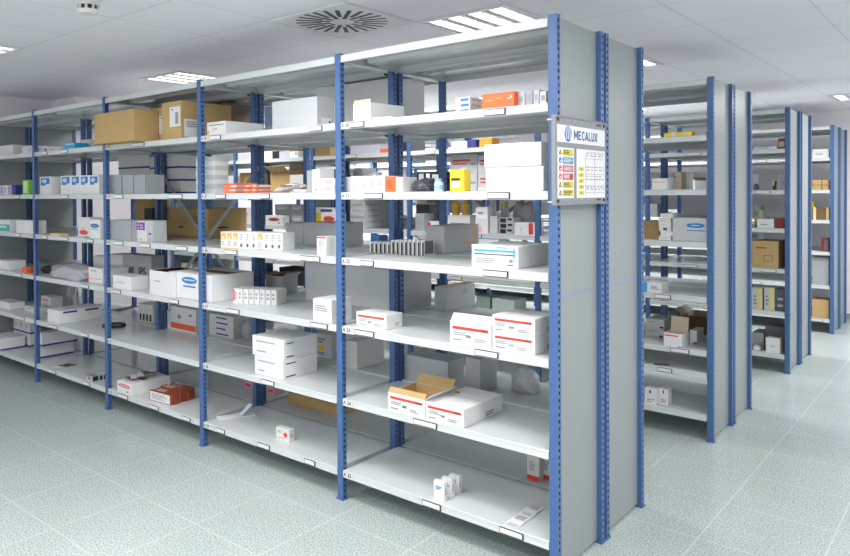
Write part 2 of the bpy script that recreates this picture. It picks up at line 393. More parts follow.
# extra shelf low in the right-hand bay of the second rack
s = link('shelf', shelf_mesh(XP[0]-PW-XP[1]-.008), rB, TB(XP[1]+.004, RACKS['B'][0], .470))
link('label_holder', holder_mesh(.1, 0), s, (.93, 0, 0))
# diagonal bracing
def brace(rt_, T_, y, xa, za, xb, zb, mt=mat('brace_grey_paint',(.30,.32,.33),.4)):
    a = MB(); a.bar(T_(xa, y, za), T_(xb, y, zb), .032, .004, mt)
    for x, z in ((xa, za), (xb, zb)):
        p = T_(x, y-.004, z); a.box(p[0]-.012, p[1]-.006, p[2]-.012, p[0]+.012, p[1]+.002, p[2]+.012, ZINC)
    return a.build('brace', rt_)
yb = RACKS['A'][0]+MOD+.0115
brace(rA, TA, yb, XP[3]-.02, 1.905, XP[2]-.02, .80); brace(rA, TA, yb+.006, XP[3]-.02, .80, XP[2]-.02, 1.905)
yb = RACKS['B'][0]+MOD+.0115
brace(rB, TB, yb, XP[2]-.02, 1.95, XP[1]-.02, 1.0); brace(rB, TB, yb+.006, XP[2]-.02, 1.0, XP[1]-.02, 1.95)

# ------------------------------------------------------------------ sign on the end of the nearest rack
sx, sy0, sy1, sz0, sz1 = -1.4185, 2.803, 3.327, 1.664, 2.053
SY = mat('sign_yellow',(.62,.54,.03),.5); SR = mat('sign_red',(.50,.02,.035),.5)
sg = empty('rack_sign', (sx, (sy0+sy1)/2, sz0)); tag(sg, 'grey load notice board with blue lettering, hung on the nearest rack end', 'sign')
W, HH = sy1-sy0, sz1-sz0
def S(y, z, x=0.0): return (x, y*W-W/2, (1-z)*HH)       # y 0..1 from left to right, z 0..1 from the top
def sbox(a, y0, z0, y1, z1, x0, x1, mt):
    p, q = S(y0, z1), S(y1, z0); a.box(x0, p[1], p[2], x1, q[1], q[2], mt)
a = MB(); sbox(a, 0, 0, 1, 1, -.018, 0, SIGNGREY); bd = a.build('board', sg)
a = MB()
for z in (.0, .985):
    a = MB(); sbox(a, 0, z, 1, z+.015, 0, .004, SIGNGREY); a.build('board_rim', sg)
a = MB(); sbox(a, .03, .10, .97, .295, 0, .0015, LWHITE); hd = a.build('header_plate', sg)
def yz_text(t, size, mt, parent, y, z, x=.0022, bold=0, sxx=1.0):
    return put_text(t, size, mt, parent, S(y, z, x), (math.pi/2, 0, math.pi/2), bold, sx=sxx, space=1.12)
SBLUE = mat('sign_blue', (.02,.085,.30), .5)
STROKES = {'M': [(0,0,0,1),(0,1,.42,.25),(.42,.25,.84,1),(.84,1,.84,0)], 'E': [(0,0,0,1),(0,.92,.6,.92),(0,.5,.52,.5),(0,.08,.6,.08)],
           'C': [(.64,.80,.48,.93),(.50,.92,.22,.92),(.24,.93,.07,.74),(.08,.76,.08,.24),(.07,.26,.24,.07),(.22,.08,.50,.08),(.48,.07,.64,.20)],
           'A': [(0,0,.37,1),(.37,1,.74,0),(.14,.27,.60,.27)], 'L': [(0,0,0,1),(0,.08,.55,.08)],
           'U': [(.06,1,.06,.22),(.05,.24,.20,.07),(.18,.08,.48,.08),(.46,.07,.61,.24),(.60,.22,.60,1)], 'X': [(0,0,.68,1),(0,1,.68,0)]}
a = MB(); hgt = .040; y = .345*W-W/2; zb_ = (1-.20)*HH-hgt/2; sc_ = .0365
for ch in 'MECALUX':
    for x0, z0, x1, z1 in STROKES[ch]: a.bar((.0021, y+x0*sc_, zb_+z0*hgt), (.0021, y+x1*sc_, zb_+z1*hgt), .0072, .0006, SBLUE, side=Vector((1, 0, 0)))
    y += (max(q[k] for q in STROKES[ch] for k in (0, 2))+(.20 if ch == 'L' else .34))*sc_
a.build('lettering', hd)
# emblem: blue disc with a white slanted double stroke
a = MB(); n = 28; cy_, cz_ = S(.225, .195)[1:]
a.poly([(.0020, cy_+.034*math.cos(2*math.pi*i/n), cz_+.036*math.sin(2*math.pi*i/n)) for i in range(n)], LOGOB)
for dy in (-.018, .001, .019):
    a.poly([(.0026, cy_+dy-.0035-.006, cz_+.034), (.0026, cy_+dy-.0035+.004, cz_-.024), (.0026, cy_+dy+.0035+.004, cz_-.024), (.0026, cy_+dy+.0035-.006, cz_+.034)], LWHITE)
a.build('emblem', hd)
a = MB(); sbox(a, .035, .355, .335, .925, 0, .0015, LWHITE); lp = a.build('notice_panel', sg)
for i, c in enumerate((SY, mat('sign_cyan',(.0,.22,.42),.5), SR, SR, SY, SY)):
    z = .372+i*.091
    a = MB(); sbox(a, .125, z, .315, z+.072, .0015, .0026, c)
    for k in range(3): sbox(a, .14, z+.014+k*.017, .14+rng.uniform(.09, .16), z+.022+k*.017, .0026, .0029, BLACKINK if c == SY else LWHITE)
    a.build('notice_strip', lp)
    a = MB(); c2 = S(.08, z+.036)
    mt2 = {0: BLACKINK, 1: LOGOB, 2: RED, 3: RED, 4: BLACKINK, 5: BLACKINK}[i]
    if i in (0, 4, 5): a.poly([(.0028, c2[1]-.013, c2[2]-.010), (.0028, c2[1]+.013, c2[2]-.010), (.0028, c2[1], c2[2]+.013)], mt2)
    else: a.poly([(.0028, c2[1]+.013*math.cos(2*math.pi*j/14), c2[2]+.013*math.sin(2*math.pi*j/14)) for j in range(14)], mt2)
    a.poly([(.0031, c2[1]+.005*math.cos(2*math.pi*j/10), c2[2]-.003+.005*math.sin(2*math.pi*j/10)) for j in range(10)], YELLOW if i in (0,4,5) else LWHITE)
    a.build('pictogram', lp)
a = MB(); sbox(a, .39, .355, .975, .925, 0, .0015, LWHITE)
for i in range(5): sbox(a, .425, .565+i*.069, .525, .612+i*.069, .0015, .0022, SY)
for i in range(5): sbox(a, .47, .58+i*.069, .485, .598+i*.069, .0022, .0026, BLACKINK)
for z in (.38, .46, .555, .64, .70, .78, .86): sbox(a, .57, z, .95, z+.005, .0015, .0020, PALEINK)
for y in (.56, .75): sbox(a, y, .42, y+.005, .90, .0015, .0020, PALEINK)
for z in (.395, .42, .555, .59, .665, .70, .79, .815):
    y = .58
    while y < .93:
        w = rng.uniform(.02, .06); sbox(a, y, z, min(y+w, .95), z+.011, .0020, .0024, INK); y += w+rng.uniform(.015, .05)
a.build('load_chart', sg)
a = MB()
for z in (.045, .945):
    for y in (.80, .84): sbox(a, y, z-.008, y+.05, z+.012, 0, .001, BLACK)
    for k in range(4): sbox(a, .2+k*.13, z-.006, .27+k*.13, z+.002, 0, .0012, GREY)
a.build('slot', sg)
for z in (.045, .955):
    for y in (.045, .955):
        a = MB(); p = S(y, z); a.box(0, p[1]-.007, p[2]-.007, .004, p[1]+.007, p[2]+.007, BLACK); a.build('screw', sg)
for z in (.035, .965):
    a = MB(); zc = (1-z)*HH
    x0 = XP[0]-PW-.003-sx; x1 = .002
    yl = RACKS['A'][0]-.004-(sy0+sy1)/2
    a.box(x0, yl-.002, zc-.003, XP[0]+.002-sx, yl, zc+.003, LWHITE)
    a.box(x0-.002, yl-.002, zc-.003, x0, yl+.03, zc+.003, LWHITE)
    a.bar((XP[0]+.002-sx, yl-.001, zc), (x1, S(.045, 0)[1], zc), .006, .002, LWHITE, side=Vector((0, 0, 1)))
    a.build('cable_tie', sg)
# ------------------------------------------------------------------ goods on the shelves
SHN = {1: 'top storage shelf', 2: 'second shelf', 3: 'third shelf', 4: 'fourth shelf', 5: 'fifth shelf', 6: 'bottom shelf'}
BAYN = {1: 'right-hand bay', 2: 'second bay from right', 3: 'third bay from right', 4: 'fourth bay from right', 5: 'leftmost bay'}
RKN = {'A': 'nearest rack', 'B': 'second rack', 'C': 'third rack', 'D': 'farthest rack'}
def where(rk, bay, lv): return '%s, %s, %s' % (SHN[lv], BAYN[bay], RKN[rk])
def rack_y(rk, rear, off):
    yf, yr, lev = RACKS[rk]; return (yr-MOD if rear else yf)+off
def zlev(rk, lv): return RACKS[rk][2][lv]
class Spec: pass
REG = []
def overlap(a, b): return min(a[1], b[1])-max(a[0], b[0])
def fit(rk, P0, w, d, z, h):
    """trim a box so that it clears the uprights and the goods already standing there"""
    yf, yr, lev = RACKS[rk]; y2 = yr-MOD
    obst = []
    for x in XP:
        for ya, yb_ in ((yf, yf+PD), (yf+MOD-PD, y2+PD), (yr-PD, yr)): obst.append((x-PW-.003, x+.003, ya-.003, yb_+.003, 0, 9))
    obst += REG
    x0, x1, y0, y1 = P0.x, P0.x+w, P0.y, P0.y+d
    for o in obst:
        if overlap((x0, x1), o[:2]) > 0 and overlap((y0, y1), o[2:4]) > 0 and overlap((z, z+h), o[4:6]) > .002:
            c = [(o[1]-x0, 'l'), (x1-o[0], 'r'), (y1-o[2], 'b'), (o[3]-y0, 'f')]
            c = [(v/(w if k in 'lr' else d), k) for v, k in c]; v, k = min(c)
            if v > .8: continue
            if k == 'l': x0 = o[1]+.0015
            elif k == 'r': x1 = o[0]-.0015
            elif k == 'b': y1 = o[2]-.0015
            else: y0 = o[3]+.0015
            w, d = x1-x0, y1-y0
    return Vector((x0, y0, P0.z)), x1-x0, y1-y0
def register(s):
    if abs(s.rot) < .03:
        REG.append((s.c.x-s.w/2, s.c.x+s.w/2, s.c.y-s.d/2, s.c.y+s.d/2, s.z, s.z+s.h))
    else:
        e = abs(math.cos(s.rot))*s.w/2+abs(math.sin(s.rot))*s.d/2; g = abs(math.sin(s.rot))*s.w/2+abs(math.cos(s.rot))*s.d/2
        REG.append((s.c.x-e, s.c.x+e, s.c.y-g, s.c.y+g, s.z, s.z+s.h))
def spec(rk, lv, x0, x1, top, base=None, off=.03, d=.2, side=None, rot=0.0, rear=False, z=None, h=None, maxd=None):
    """Front face from pixel x0 to x1 in the photo, front-left top corner at pixel row top, standing on that shelf."""
    s = Spec(); z = zlev(rk, lv)+.0008 if z is None else z
    if base is not None:
        P0 = atZ(x0, base, z); lo_ = rack_y(rk, rear, .006)
        if P0.y < lo_: P0 = atY(x0, base, lo_); P0.z = z
    else:
        P0 = atY(x0, 300, rack_y(rk, rear, off)); P0.z = z
    rot = math.radians(rot); dv = Vector((math.cos(rot), math.sin(rot), 0)); nv = Vector((-math.sin(rot), math.cos(rot), 0))
    def solve(Q, v, px):
        k = (px-CX)/F_PX
        A = Q-EYEP; A.z = 0
        g = lambda q: q.dot(rt)-k*q.dot(fw)
        return -g(A)/g(v)
    s.w = abs(solve(P0, dv, x1))-.0015
    if h is None:
        dd = ray(x0, top); t = (P0.x*dd.x+P0.y*dd.y)/(dd.x**2+dd.y**2); h = EYE+t*dd.z-z
    s.h = h
    if side is not None: d = solve(P0+dv*s.w, nv, side)
    if maxd: d = min(d, maxd)
    lv_ = RACKS[rk][2]; ab = [v for v in lv_.values() if v > z+.05]
    if ab and off >= 0: s.h = min(s.h, min(ab)-.044-z)
    if abs(rot) < .03: P0, s.w, d = fit(rk, P0, s.w, d, z, s.h)
    s.d = d; s.P = P0; s.dv, s.nv, s.rot, s.z = dv, nv, rot, z
    s.c = P0+dv*(s.w/2+.0007)+nv*(d/2); s.c.z = z
    return s
FACES = {'F': lambda w,d,h: ((-w/2,-d/2,0),(w,0,0),(0,0,h),(0,-1,0)), 'B': lambda w,d,h: ((w/2,d/2,0),(-w,0,0),(0,0,h),(0,1,0)),
         'R': lambda w,d,h: ((w/2,-d/2,0),(0,d,0),(0,0,h),(1,0,0)), 'L': lambda w,d,h: ((-w/2,d/2,0),(0,-d,0),(0,0,h),(-1,0,0)),
         'T': lambda w,d,h: ((-w/2,-d/2,h),(w,0,0),(0,d,0),(0,0,1))}
def facepts(a, face, dims, pts, mt, lift=.0006):
    o, u, v, n = [Vector(q) for q in FACES[face](*dims)]
    a.poly([o+u*p[0]+v*p[1]+n*lift for p in pts], mt)
def decal(a, dims, dec):
    """dec: (face,u0,v0,u1,v1,mat) rectangle | ('oval',face,u,v,ru,rv,mat) | ('lines',face,u0,v0,u1,v1,n,mat) | ('bars',...)"""
    if dec[0] == 'oval':
        _, f, u, v, ru, rv, mt = dec[:7]; lift = dec[7] if len(dec) > 7 else .0008
        facepts(a, f, dims, [(u+ru*math.cos(2*math.pi*i/20), v+rv*math.sin(2*math.pi*i/20)) for i in range(20)], mt, lift)
    elif dec[0] == 'lines':
        _, f, u0, v0, u1, v1, n, mt = dec
        for i in range(n):
            v = v0+(v1-v0)*(i+.5)/n; t = (v1-v0)/n*.28; ue = u0+(u1-u0)*rng.uniform(.55, 1)
            facepts(a, f, dims, [(u0,v-t),(ue,v-t),(ue,v+t),(u0,v+t)], mt, .0009)
    elif dec[0] == 'bars':
        _, f, u0, v0, u1, v1, n, mt = dec; st = (u1-u0)/n
        for i in range(n):
            wd = st*rng.uniform(.3, .7); facepts(a, f, dims, [(u0+i*st,v0),(u0+i*st+wd,v0),(u0+i*st+wd,v1),(u0+i*st,v1)], mt, .0010)
    else:
        f, u0, v0, u1, v1, mt = dec[:6]; facepts(a, f, dims, [(u0,v0),(u1,v0),(u1,v1),(u0,v1)], mt, dec[6] if len(dec) > 6 else .0006)
def body(a, w, d, h, mt, seam=True, bev=None):
    b = min(w, d, h)*.02 if bev is None else bev; b = max(.0006, min(b, .004))
    bm = bmesh.new(); bmesh.ops.create_cube(bm, size=1)
    for v in bm.verts: v.co = Vector((v.co.x*w, v.co.y*d, (v.co.z+.5)*h))
    bmesh.ops.bevel(bm, geom=bm.edges[:], offset=b, segments=2, affect='EDGES', profile=.5)
    base = len(a.v); k = a.mi(mt); bm.verts.index_update()
    a.v += [tuple(v.co) for v in bm.verts]
    for f in bm.faces: a.f.append(tuple(base+v.index for v in f.verts)); a.m.append(k)
    bm.free()
def seam(a, dims, mt=None, axis='x'):
    w, d, h = dims; mt = mt or INK
    if axis == 'x': facepts(a, 'T', dims, [(.02,.494),(.98,.494),(.98,.506),(.02,.506)], mt)
    else: facepts(a, 'T', dims, [(.494,.02),(.506,.02),(.506,.98),(.494,.98)], mt)
def carton(s, name, label, cat, mt, dec=(), stickers=(), group=None, kids=(), seamed=True, stuck=None):
    register(s); a = MB(); dims = (s.w, s.d, s.h); body(a, *dims, mt)
    if seamed: seam(a, dims, PALEINK if mt in (WHITE, OFFW, LGREY) else INK)
    for q in dec: decal(a, dims, q)
    o = a.build(name, None, tuple(s.c), s.rot); tag(o, label, cat, group)
    for nm, sd in stickers:
        a = MB()
        for q in sd: decal(a, dims, q)
        k = a.build(nm, o)
    return o
def carton_open(s, name, label, cat, mt, dec=(), flaps='FBLR', inner=None, group=None, lean=None, fl=.45, stickers=()):
    """carton with its top flaps folded out or up; lean: face -> degrees from upright"""
    register(s); inner = inner or BEIGE; w, d, h = s.w, s.d, s.h; t = .0035; a = MB()
    a.box(-w/2, -d/2, 0, w/2, d/2, t, mt)
    for x0, y0, x1, y1 in ((-w/2,-d/2,w/2,-d/2+t),(-w/2,d/2-t,w/2,d/2),(-w/2,-d/2+t,-w/2+t,d/2-t),(w/2-t,-d/2+t,w/2,d/2-t)): a.box(x0, y0, t, x1, y1, h, mt)
    e = .0004
    a.poly([(-w/2+t,-d/2+t+e,t),(w/2-t,-d/2+t+e,t),(w/2-t,-d/2+t+e,h),(-w/2+t,-d/2+t+e,h)][::-1], inner)
    a.poly([(-w/2+t,d/2-t-e,t),(w/2-t,d/2-t-e,t),(w/2-t,d/2-t-e,h),(-w/2+t,d/2-t-e,h)], inner)
    a.poly([(-w/2+t+e,-d/2+t,t),(-w/2+t+e,d/2-t,t),(-w/2+t+e,d/2-t,h),(-w/2+t+e,-d/2+t,h)], inner)
    a.poly([(w/2-t-e,-d/2+t,t),(w/2-t-e,d/2-t,t),(w/2-t-e,d/2-t,h),(w/2-t-e,-d/2+t,h)][::-1], inner)
    for q in dec: decal(a, (w, d, h), q)
    o = a.build(name, None, tuple(s.c), s.rot); tag(o, label, cat, group)
    lean = lean or {}
    for f in flaps:
        L = (d if f in 'LR' else w)-.004; fh = fl*(w if f in 'LR' else d)/1.0
        fh = lean.get(f+'h', fh); ang = math.radians(lean.get(f, 70))
        a = MB(); a.box(-L/2, -.0012, 0, L/2, .0012, fh, inner if f in 'F' and ang < 0 else mt)
        a.poly([(-L/2,.0016,0),(-L/2,.0016,fh),(L/2,.0016,fh),(L/2,.0016,0)], inner)
        k = a.build('flap', o)
        rz = {'F': 0, 'B': math.pi, 'R': math.pi/2, 'L': -math.pi/2}[f]
        k.location = {'F': (0,-d/2+.0012,h), 'B': (0,d/2-.0012,h), 'R': (w/2-.0012,0,h), 'L': (-w/2+.0012,0,h)}[f]
        k.rotation_euler = (ang, 0, rz)
    for nm, sd in stickers:
        a = MB()
        for q in sd: decal(a, (w, d, h), q)
        a.build(nm, o)
    return o
def split_row(s, n, gap=.001):
    out = []
    for i in range(n):
        q = Spec(); q.__dict__.update(s.__dict__); q.w = s.w/n-gap
        q.c = s.P+s.dv*((i+.5)*s.w/n+.0007)+s.nv*(s.d/2); q.c.z = s.z; out.append(q)
    return out
def split_stack(s, n, gap=.0006, jit=.004):
    out = []
    for i in range(n):
        q = Spec(); q.__dict__.update(s.__dict__); q.h = s.h/n-gap; q.c = s.c.copy()+s.dv*rng.uniform(-jit, jit)+s.nv*rng.uniform(-jit, jit); q.c.z = s.z+i*s.h/n; out.append(q)
    return out
def split_depth(s, n, gap=.001):
    out = []
    for i in range(n):
        q = Spec(); q.__dict__.update(s.__dict__); q.d = s.d/n-gap; q.c = s.P+s.dv*(s.w/2+.0007)+s.nv*((i+.5)*s.d/n); q.c.z = s.z; out.append(q)
    return out
def ordn(i, n, a='left'):
    o = ['first','second','third','fourth','fifth','sixth','seventh','eighth','ninth','tenth','eleventh','twelfth']
    return o[i]
def lump(s, name, label, cat, mt, seed=0, amp=.35, group=None, patches=()):
    register(s)
    bm = bmesh.new(); bmesh.ops.create_icosphere(bm, subdivisions=4, radius=1)
    for v in bm.verts:
        p = v.co.copy(); q = noise.noise_vector(p*1.7+Vector((seed*3.1, seed, 0)))*amp; f = noise.noise(p*5+Vector((seed, 0, seed)))*amp*.3
        p = p*(1+f)+q*.5
        p.x = math.copysign(abs(p.x)**.8, p.x); p.y = math.copysign(abs(p.y)**.8, p.y)
        v.co = p
    lo = min(v.co.z for v in bm.verts); hi = max(v.co.z for v in bm.verts)
    mxx = max(abs(v.co.x) for v in bm.verts); mxy = max(abs(v.co.y) for v in bm.verts)
    for v in bm.verts:
        z = (v.co.z-lo)/(hi-lo); z = max(0, (z-.28)/.72)
        v.co = Vector((v.co.x/mxx*s.w/2, v.co.y/mxy*s.d/2, z*s.h))
    me = bpy.data.meshes.new(name); bm.to_mesh(me); bm.free(); me.materials.append(mt)
    for p in me.polygons: p.use_smooth = True
    o = link(name, me, None, tuple(s.c), s.rot); tag(o, label, cat, group); return o
def sheetpack(name, label, cat, c, w, d, t, rot, mt, group=None, dec=(), tilt=(0, 0)):
    a = MB(); body(a, w, d, t, mt, bev=.0006)
    for q in dec: decal(a, (w, d, t), q)
    o = a.build(name, None, tuple(c)); o.rotation_euler = (tilt[0], tilt[1], rot); tag(o, label, cat, group); return o
def blister(name, label, c, w, d, rot, group, tilt=(0, 0), mt=None):
    a = MB(); body(a, w, d, .0012, mt or FOIL, bev=.0003)
    nx, ny = 5, 2
    for i in range(nx):
        for j in range(ny):
            x, y = (i+.5)/nx*w-w/2, (j+.5)/ny*d-d/2; a.cyl((x, y), min(w/nx, d/ny)*.32, .0012, .005, mt or FOIL, 10, r1=min(w/nx, d/ny)*.24)
    o = a.build(name, None, tuple(c)); o.rotation_euler = (tilt[0], tilt[1], rot); tag(o, label, 'blister pack', group); return o
def bottle(s, name, label, mt, capm, group=None, lab=None):
    a = MB(); r = min(s.w, s.d)/2; h = s.h
    a.cyl((0,0), r, 0, h*.68, mt, 20); a.cyl((0,0), r, h*.68, h*.78, mt, 20, r1=r*.55)
    if lab: a.cyl((0,0), r+.0006, h*.15, h*.5, lab, 20)
    o = a.build(name, None, tuple(s.c)); tag(o, label, 'bottle', group)
    a = MB(); a.cyl((0,0), r*.6, h*.78, h, capm, 16); a.build('cap', o); return o

REDBAND = [('F',.06,.66,.93,.80,RED),('lines','F',.08,.36,.45,.56,2,PALEINK),('bars','F',.40,.30,.52,.44,6,BLACKINK),('lines','F',.08,.10,.35,.22,1,INK),
           ('lines','F',.60,.14,.90,.34,2,PALEINK),('lines','R',.55,.12,.85,.40,2,INK),('F',.76,.68,.90,.78,RUST,.0010)]
TXT = [('lines','F',.12,.45,.8,.75,3,PALEINK)]
def boxes(rows): 
    for r in rows: r()

# ===== nearest rack, right-hand bay
W1 = lambda l: where('A', 1, l)
# top storage shelf
s = spec('A', 1, 354.5, 371, 104.5, off=.05, d=.27, rot=-4)
carton_open(s, 'carton', 'open white tray carton, raised front flap, papers inside, '+W1(1), 'carton', WHITE, flaps='F', lean={'F': -12, 'Fh': .02}, inner=BEIGE)
for i in range(3):
    q = Vector((s.c.x+.02+.045*i, s.c.y-.05+.02*i, s.z+.006+.002*i))
sheetpack('leaflet', 'white leaflet with red mark beside open white tray carton, top storage shelf', 'leaflet', s.P+s.dv*(s.w+.075)+s.nv*.04, .11, .09, .012, .3, WHITE, dec=[('T',.3,.1,.6,.3,RED)])
s = spec('A', 1, 456, 470, 98, off=.10, d=.18)
for i, q in enumerate(split_stack(s, 3)):
    carton(q, 'medicine_box', '%s of three white boxes with blue end patch, '%('lowest','middle','topmost')[i]+W1(1), 'medicine box', WHITE, [('F',.35,.25,.92,.75,LOGOB),('lines','R',.1,.3,.8,.7,2,PALEINK)], group='blue-ended white boxes', seamed=False)
s = spec('A', 1, 482.5, 514.5, 94.5, off=.03, d=.15)
carton(s, 'medicine_box', 'bright orange-red flat box with white tick mark, '+W1(1), 'medicine box', ORANGE, [('F',.80,.55,.90,.60,LWHITE),('F',.88,.60,.94,.75,LWHITE),('F',.1,.5,.35,.56,AMBER),('F',.45,.6,.6,.65,AMBER)])
for i, (x0, x1, t, m_) in enumerate(((518,525,92.5,LGREY),(526,533,91,GREY),(534,539.5,90,LGREY),(540.5,546.5,91.5,OFFW))):
    s = spec('A', 1, x0, x1, t, off=.06, d=.13, rot=(-1.6,-1,-1.6,-1)[i])
    carton(s, 'medicine_box', '%s from left of four small upright grey boxes, '%ordn(i,4)+W1(1), 'medicine box', m_, [('F',.2,.3,.8,.7,GREY if m_ is LGREY else PALEINK)], group='small upright grey boxes', seamed=False)
# second shelf
s = spec('A', 2, 345.5, 350.5, 177, off=.06, d=.2); carton(s, 'medicine_box', 'grey box at left post beside white medicine boxes, '+W1(2), 'medicine box', LGREY, seamed=False)
s = spec('A', 2, 351.2, 385.2, 176.5, off=.03, d=.12)
for i, q in enumerate(split_row(s, 4)):
    carton(q, 'medicine_box', '%s from left of white pale-printed boxes, '%ordn(i,4)+W1(2), 'medicine box', WHITE, [('lines','F',.2,.3,.85,.75,4,PALEINK)], group='white medicine box row', seamed=False)
s = spec('A', 2, 385.8, 395, 176.8, off=.025, d=.12); carton(s, 'medicine_box', 'orange-red box wedged between white medicine boxes, '+W1(2), 'medicine box', ORANGE, [('lines','F',.2,.2,.8,.8,4,RED)], seamed=False)
s = spec('A', 2, 395.6, 403, 177.2, off=.03, d=.12); carton(s, 'medicine_box', 'white box right of the orange-red one, '+W1(2), 'medicine box', WHITE, [('lines','F',.2,.3,.85,.75,4,PALEINK)], seamed=False)
s = spec('A', 2, 404.5, 429, 177.5, off=.06, d=.14); lump(s, 'plastic_bag', 'crumpled black and clear plastic bag, '+W1(2), 'bag', mat('black_polythene', (.05,.052,.06), .2, bump=.8, scale=20, var=.5), 3, .5)
s = spec('A', 2, 432, 441, 178.5, off=.08, d=.05); bottle(s, 'bottle', 'small white bottle with blue label beside black bag, '+W1(2), OFFW, mat('pale_cyan', (.25,.50,.75), .4), lab=mat('pale_cyan', (.25,.50,.75), .4))
s = spec('A', 2, 450.3, 464.2, 170, off=.06, side=470.5); carton(s, 'medicine_box', 'bright yellow box with white label, '+W1(2), 'medicine box', YELLOW, stickers=[('paper_label',[('F',.12,.18,.72,.45,LWHITE),('F',.10,.50,.72,.62,BLACKINK)])])
s = spec('A', 2, 474, 486, 187.5, off=.05, d=.10); lump(s, 'leaflet', 'crumpled white paper beside stacked large white cartons, '+W1(2), 'leaflet', WHITE, 5, .5)
s = spec('A', 2, 486, 543.7, 167.5, off=.035, d=.36)
q = s; carton(s, 'carton', 'large plain white carton, lower of two, '+W1(2), 'carton', WHITE, [('lines','R',.3,.3,.6,.5,2,PALEINK)])
s2 = spec('A', 2, 484.6, 541.5, 144.8, off=.03, d=.36, z=s.z+s.h+.0006); carton(s2, 'carton', 'large plain white carton, upper of two, '+W1(2), 'carton', WHITE)
# third shelf
for i in range(13):
    x = 370+i*4.25; s = spec('A', 3, x, x+2.6, 241.5+.25*i if i < 5 else 240, off=.36, d=.09, rot=-6)
    o = carton(s, 'medicine_box', '%s from left of the slim white upright boxes, %s'%(ordn(i, 12) if i < 12 else 'last', 'third shelf, right-hand bay'), 'medicine box', WHITE, [('R',.1,.1,.9,.95,DGREY),('F',.45,.0,1,.85,BLACK)], group='slim white boxes before rear posts', seamed=False)  # black and dark grey on the faces paint the shade between boxes
s = spec('A', 3, 371, 379.5, 235, off=.0, rear=True, d=.08); carton(s, 'medicine_box', 'small blue box behind the slim white row, '+W1(3), 'medicine box', LOGOB, seamed=False)
s = spec('A', 3, 425.6, 443.7, 225.5, base=252.8, side=478.5); carton(s, 'carton', 'grey-white carton with orange-framed label, '+W1(3), 'carton', LGREY, stickers=[('paper_label',[('R',.55,.30,.90,.92,AMBER),('R',.55,.36,.84,.86,LGREY,.0012),('lines','R',.58,.45,.8,.8,3,INK)])])
s = spec('A', 3, 471.7, 518.2, 244.3, base=265.3, side=548)
s.d = min(s.d, .34); s.c = s.P+s.dv*(s.w/2)+s.nv*(s.d/2); s.c.z = s.z
carton(s, 'carton', 'white carton with cyan and black stripes, '+W1(3), 'carton', WHITE, [('F',.06,.70,.95,.79,CYAN),('F',.06,.55,.95,.60,BLACKINK),('F',.90,.45,.93,.9,CYAN,.0012),('lines','F',.1,.15,.6,.42,3,PALEINK),('lines','F',.55,.86,.95,.95,1,CYAN),('bars','F',.82,.25,.93,.38,6,BLACKINK),('lines','F',.78,.08,.92,.16,1,BLACKINK)])
# fourth shelf
s = spec('A', 4, 356.3, 385.7, 311.3, base=325.3, side=401.6); carton(s, 'carton', 'white carton with red band, alone at left, '+W1(4), 'carton', WHITE, REDBAND)
s = spec('A', 4, 434.6, 445.8, 286.5, base=309.6, side=474.3); carton_open(s, 'carton', 'grey open-topped carton towards the back, '+W1(4), 'carton', LGREY, flaps='', inner=BEIGE, dec=[('lines','R',.55,.6,.8,.8,2,PALEINK)])
s = spec('A', 4, 450, 491, 321, base=341.6, d=.24, rot=0); carton_open(s, 'carton', 'white red-banded carton with lifted front flap, '+W1(4), 'carton', WHITE, REDBAND, flaps='FB', lean={'F': -38, 'Fh': .05, 'B': -80, 'Bh': .10}, inner=OFFW)
s = spec('A', 4, 492.3, 534.6, 331.5, base=348.7, side=556, maxd=.26)
carton(s, 'carton', 'white carton with red band, lower of two at right post, fourth shelf', 'carton', WHITE, REDBAND)
s2 = Spec(); s2.__dict__.update(s.__dict__); s2.c = s.c.copy(); s2.z = s.z+s.h+.0006; s2.c.z = s2.z
carton(s2, 'carton', 'white carton with red band, upper of two at right post, fourth shelf', 'carton', WHITE, REDBAND)
# fifth shelf
s = spec('A', 5, 388, 424, 391.5, base=411.3, d=.24, rot=0); carton_open(s, 'carton', 'white red-banded carton with cardboard flaps open, '+W1(5), 'carton', WHITE, REDBAND, flaps='FBR', lean={'F': -35, 'Fh': .03, 'B': 40, 'Bh': .06, 'R': 55, 'Rh': .05}, inner=BROWN)
s = spec('A', 5, 425, 463, 401, base=418.6, side=501.5); carton(s, 'carton', 'white red-banded carton, closed, right of the opened one, '+W1(5), 'carton', WHITE, REDBAND+[('T',.05,.62,.2,.70,RED)])
s = spec('A', 5, 402, 446.5, 354, rear=True, off=.03, side=463); carton(s, 'carton', 'plain grey carton at the back behind opened red-banded carton, fifth shelf', 'carton', LGREY)
s = spec('A', 5, 465, 479.5, 357, rear=True, off=.03, side=496.5); carton(s, 'carton', 'plain grey carton at back left of silver bag, fifth shelf, right-hand bay', 'carton', LGREY)
s = spec('A', 5, 506, 535, 366, rear=True, off=.2, d=.12); lump(s, 'plastic_bag', 'clear silvery plastic bag at back, '+W1(5), 'bag', mat('clear_bag', (.62,.63,.65), .12, bump=.6, scale=25, var=.2), 9, .4)
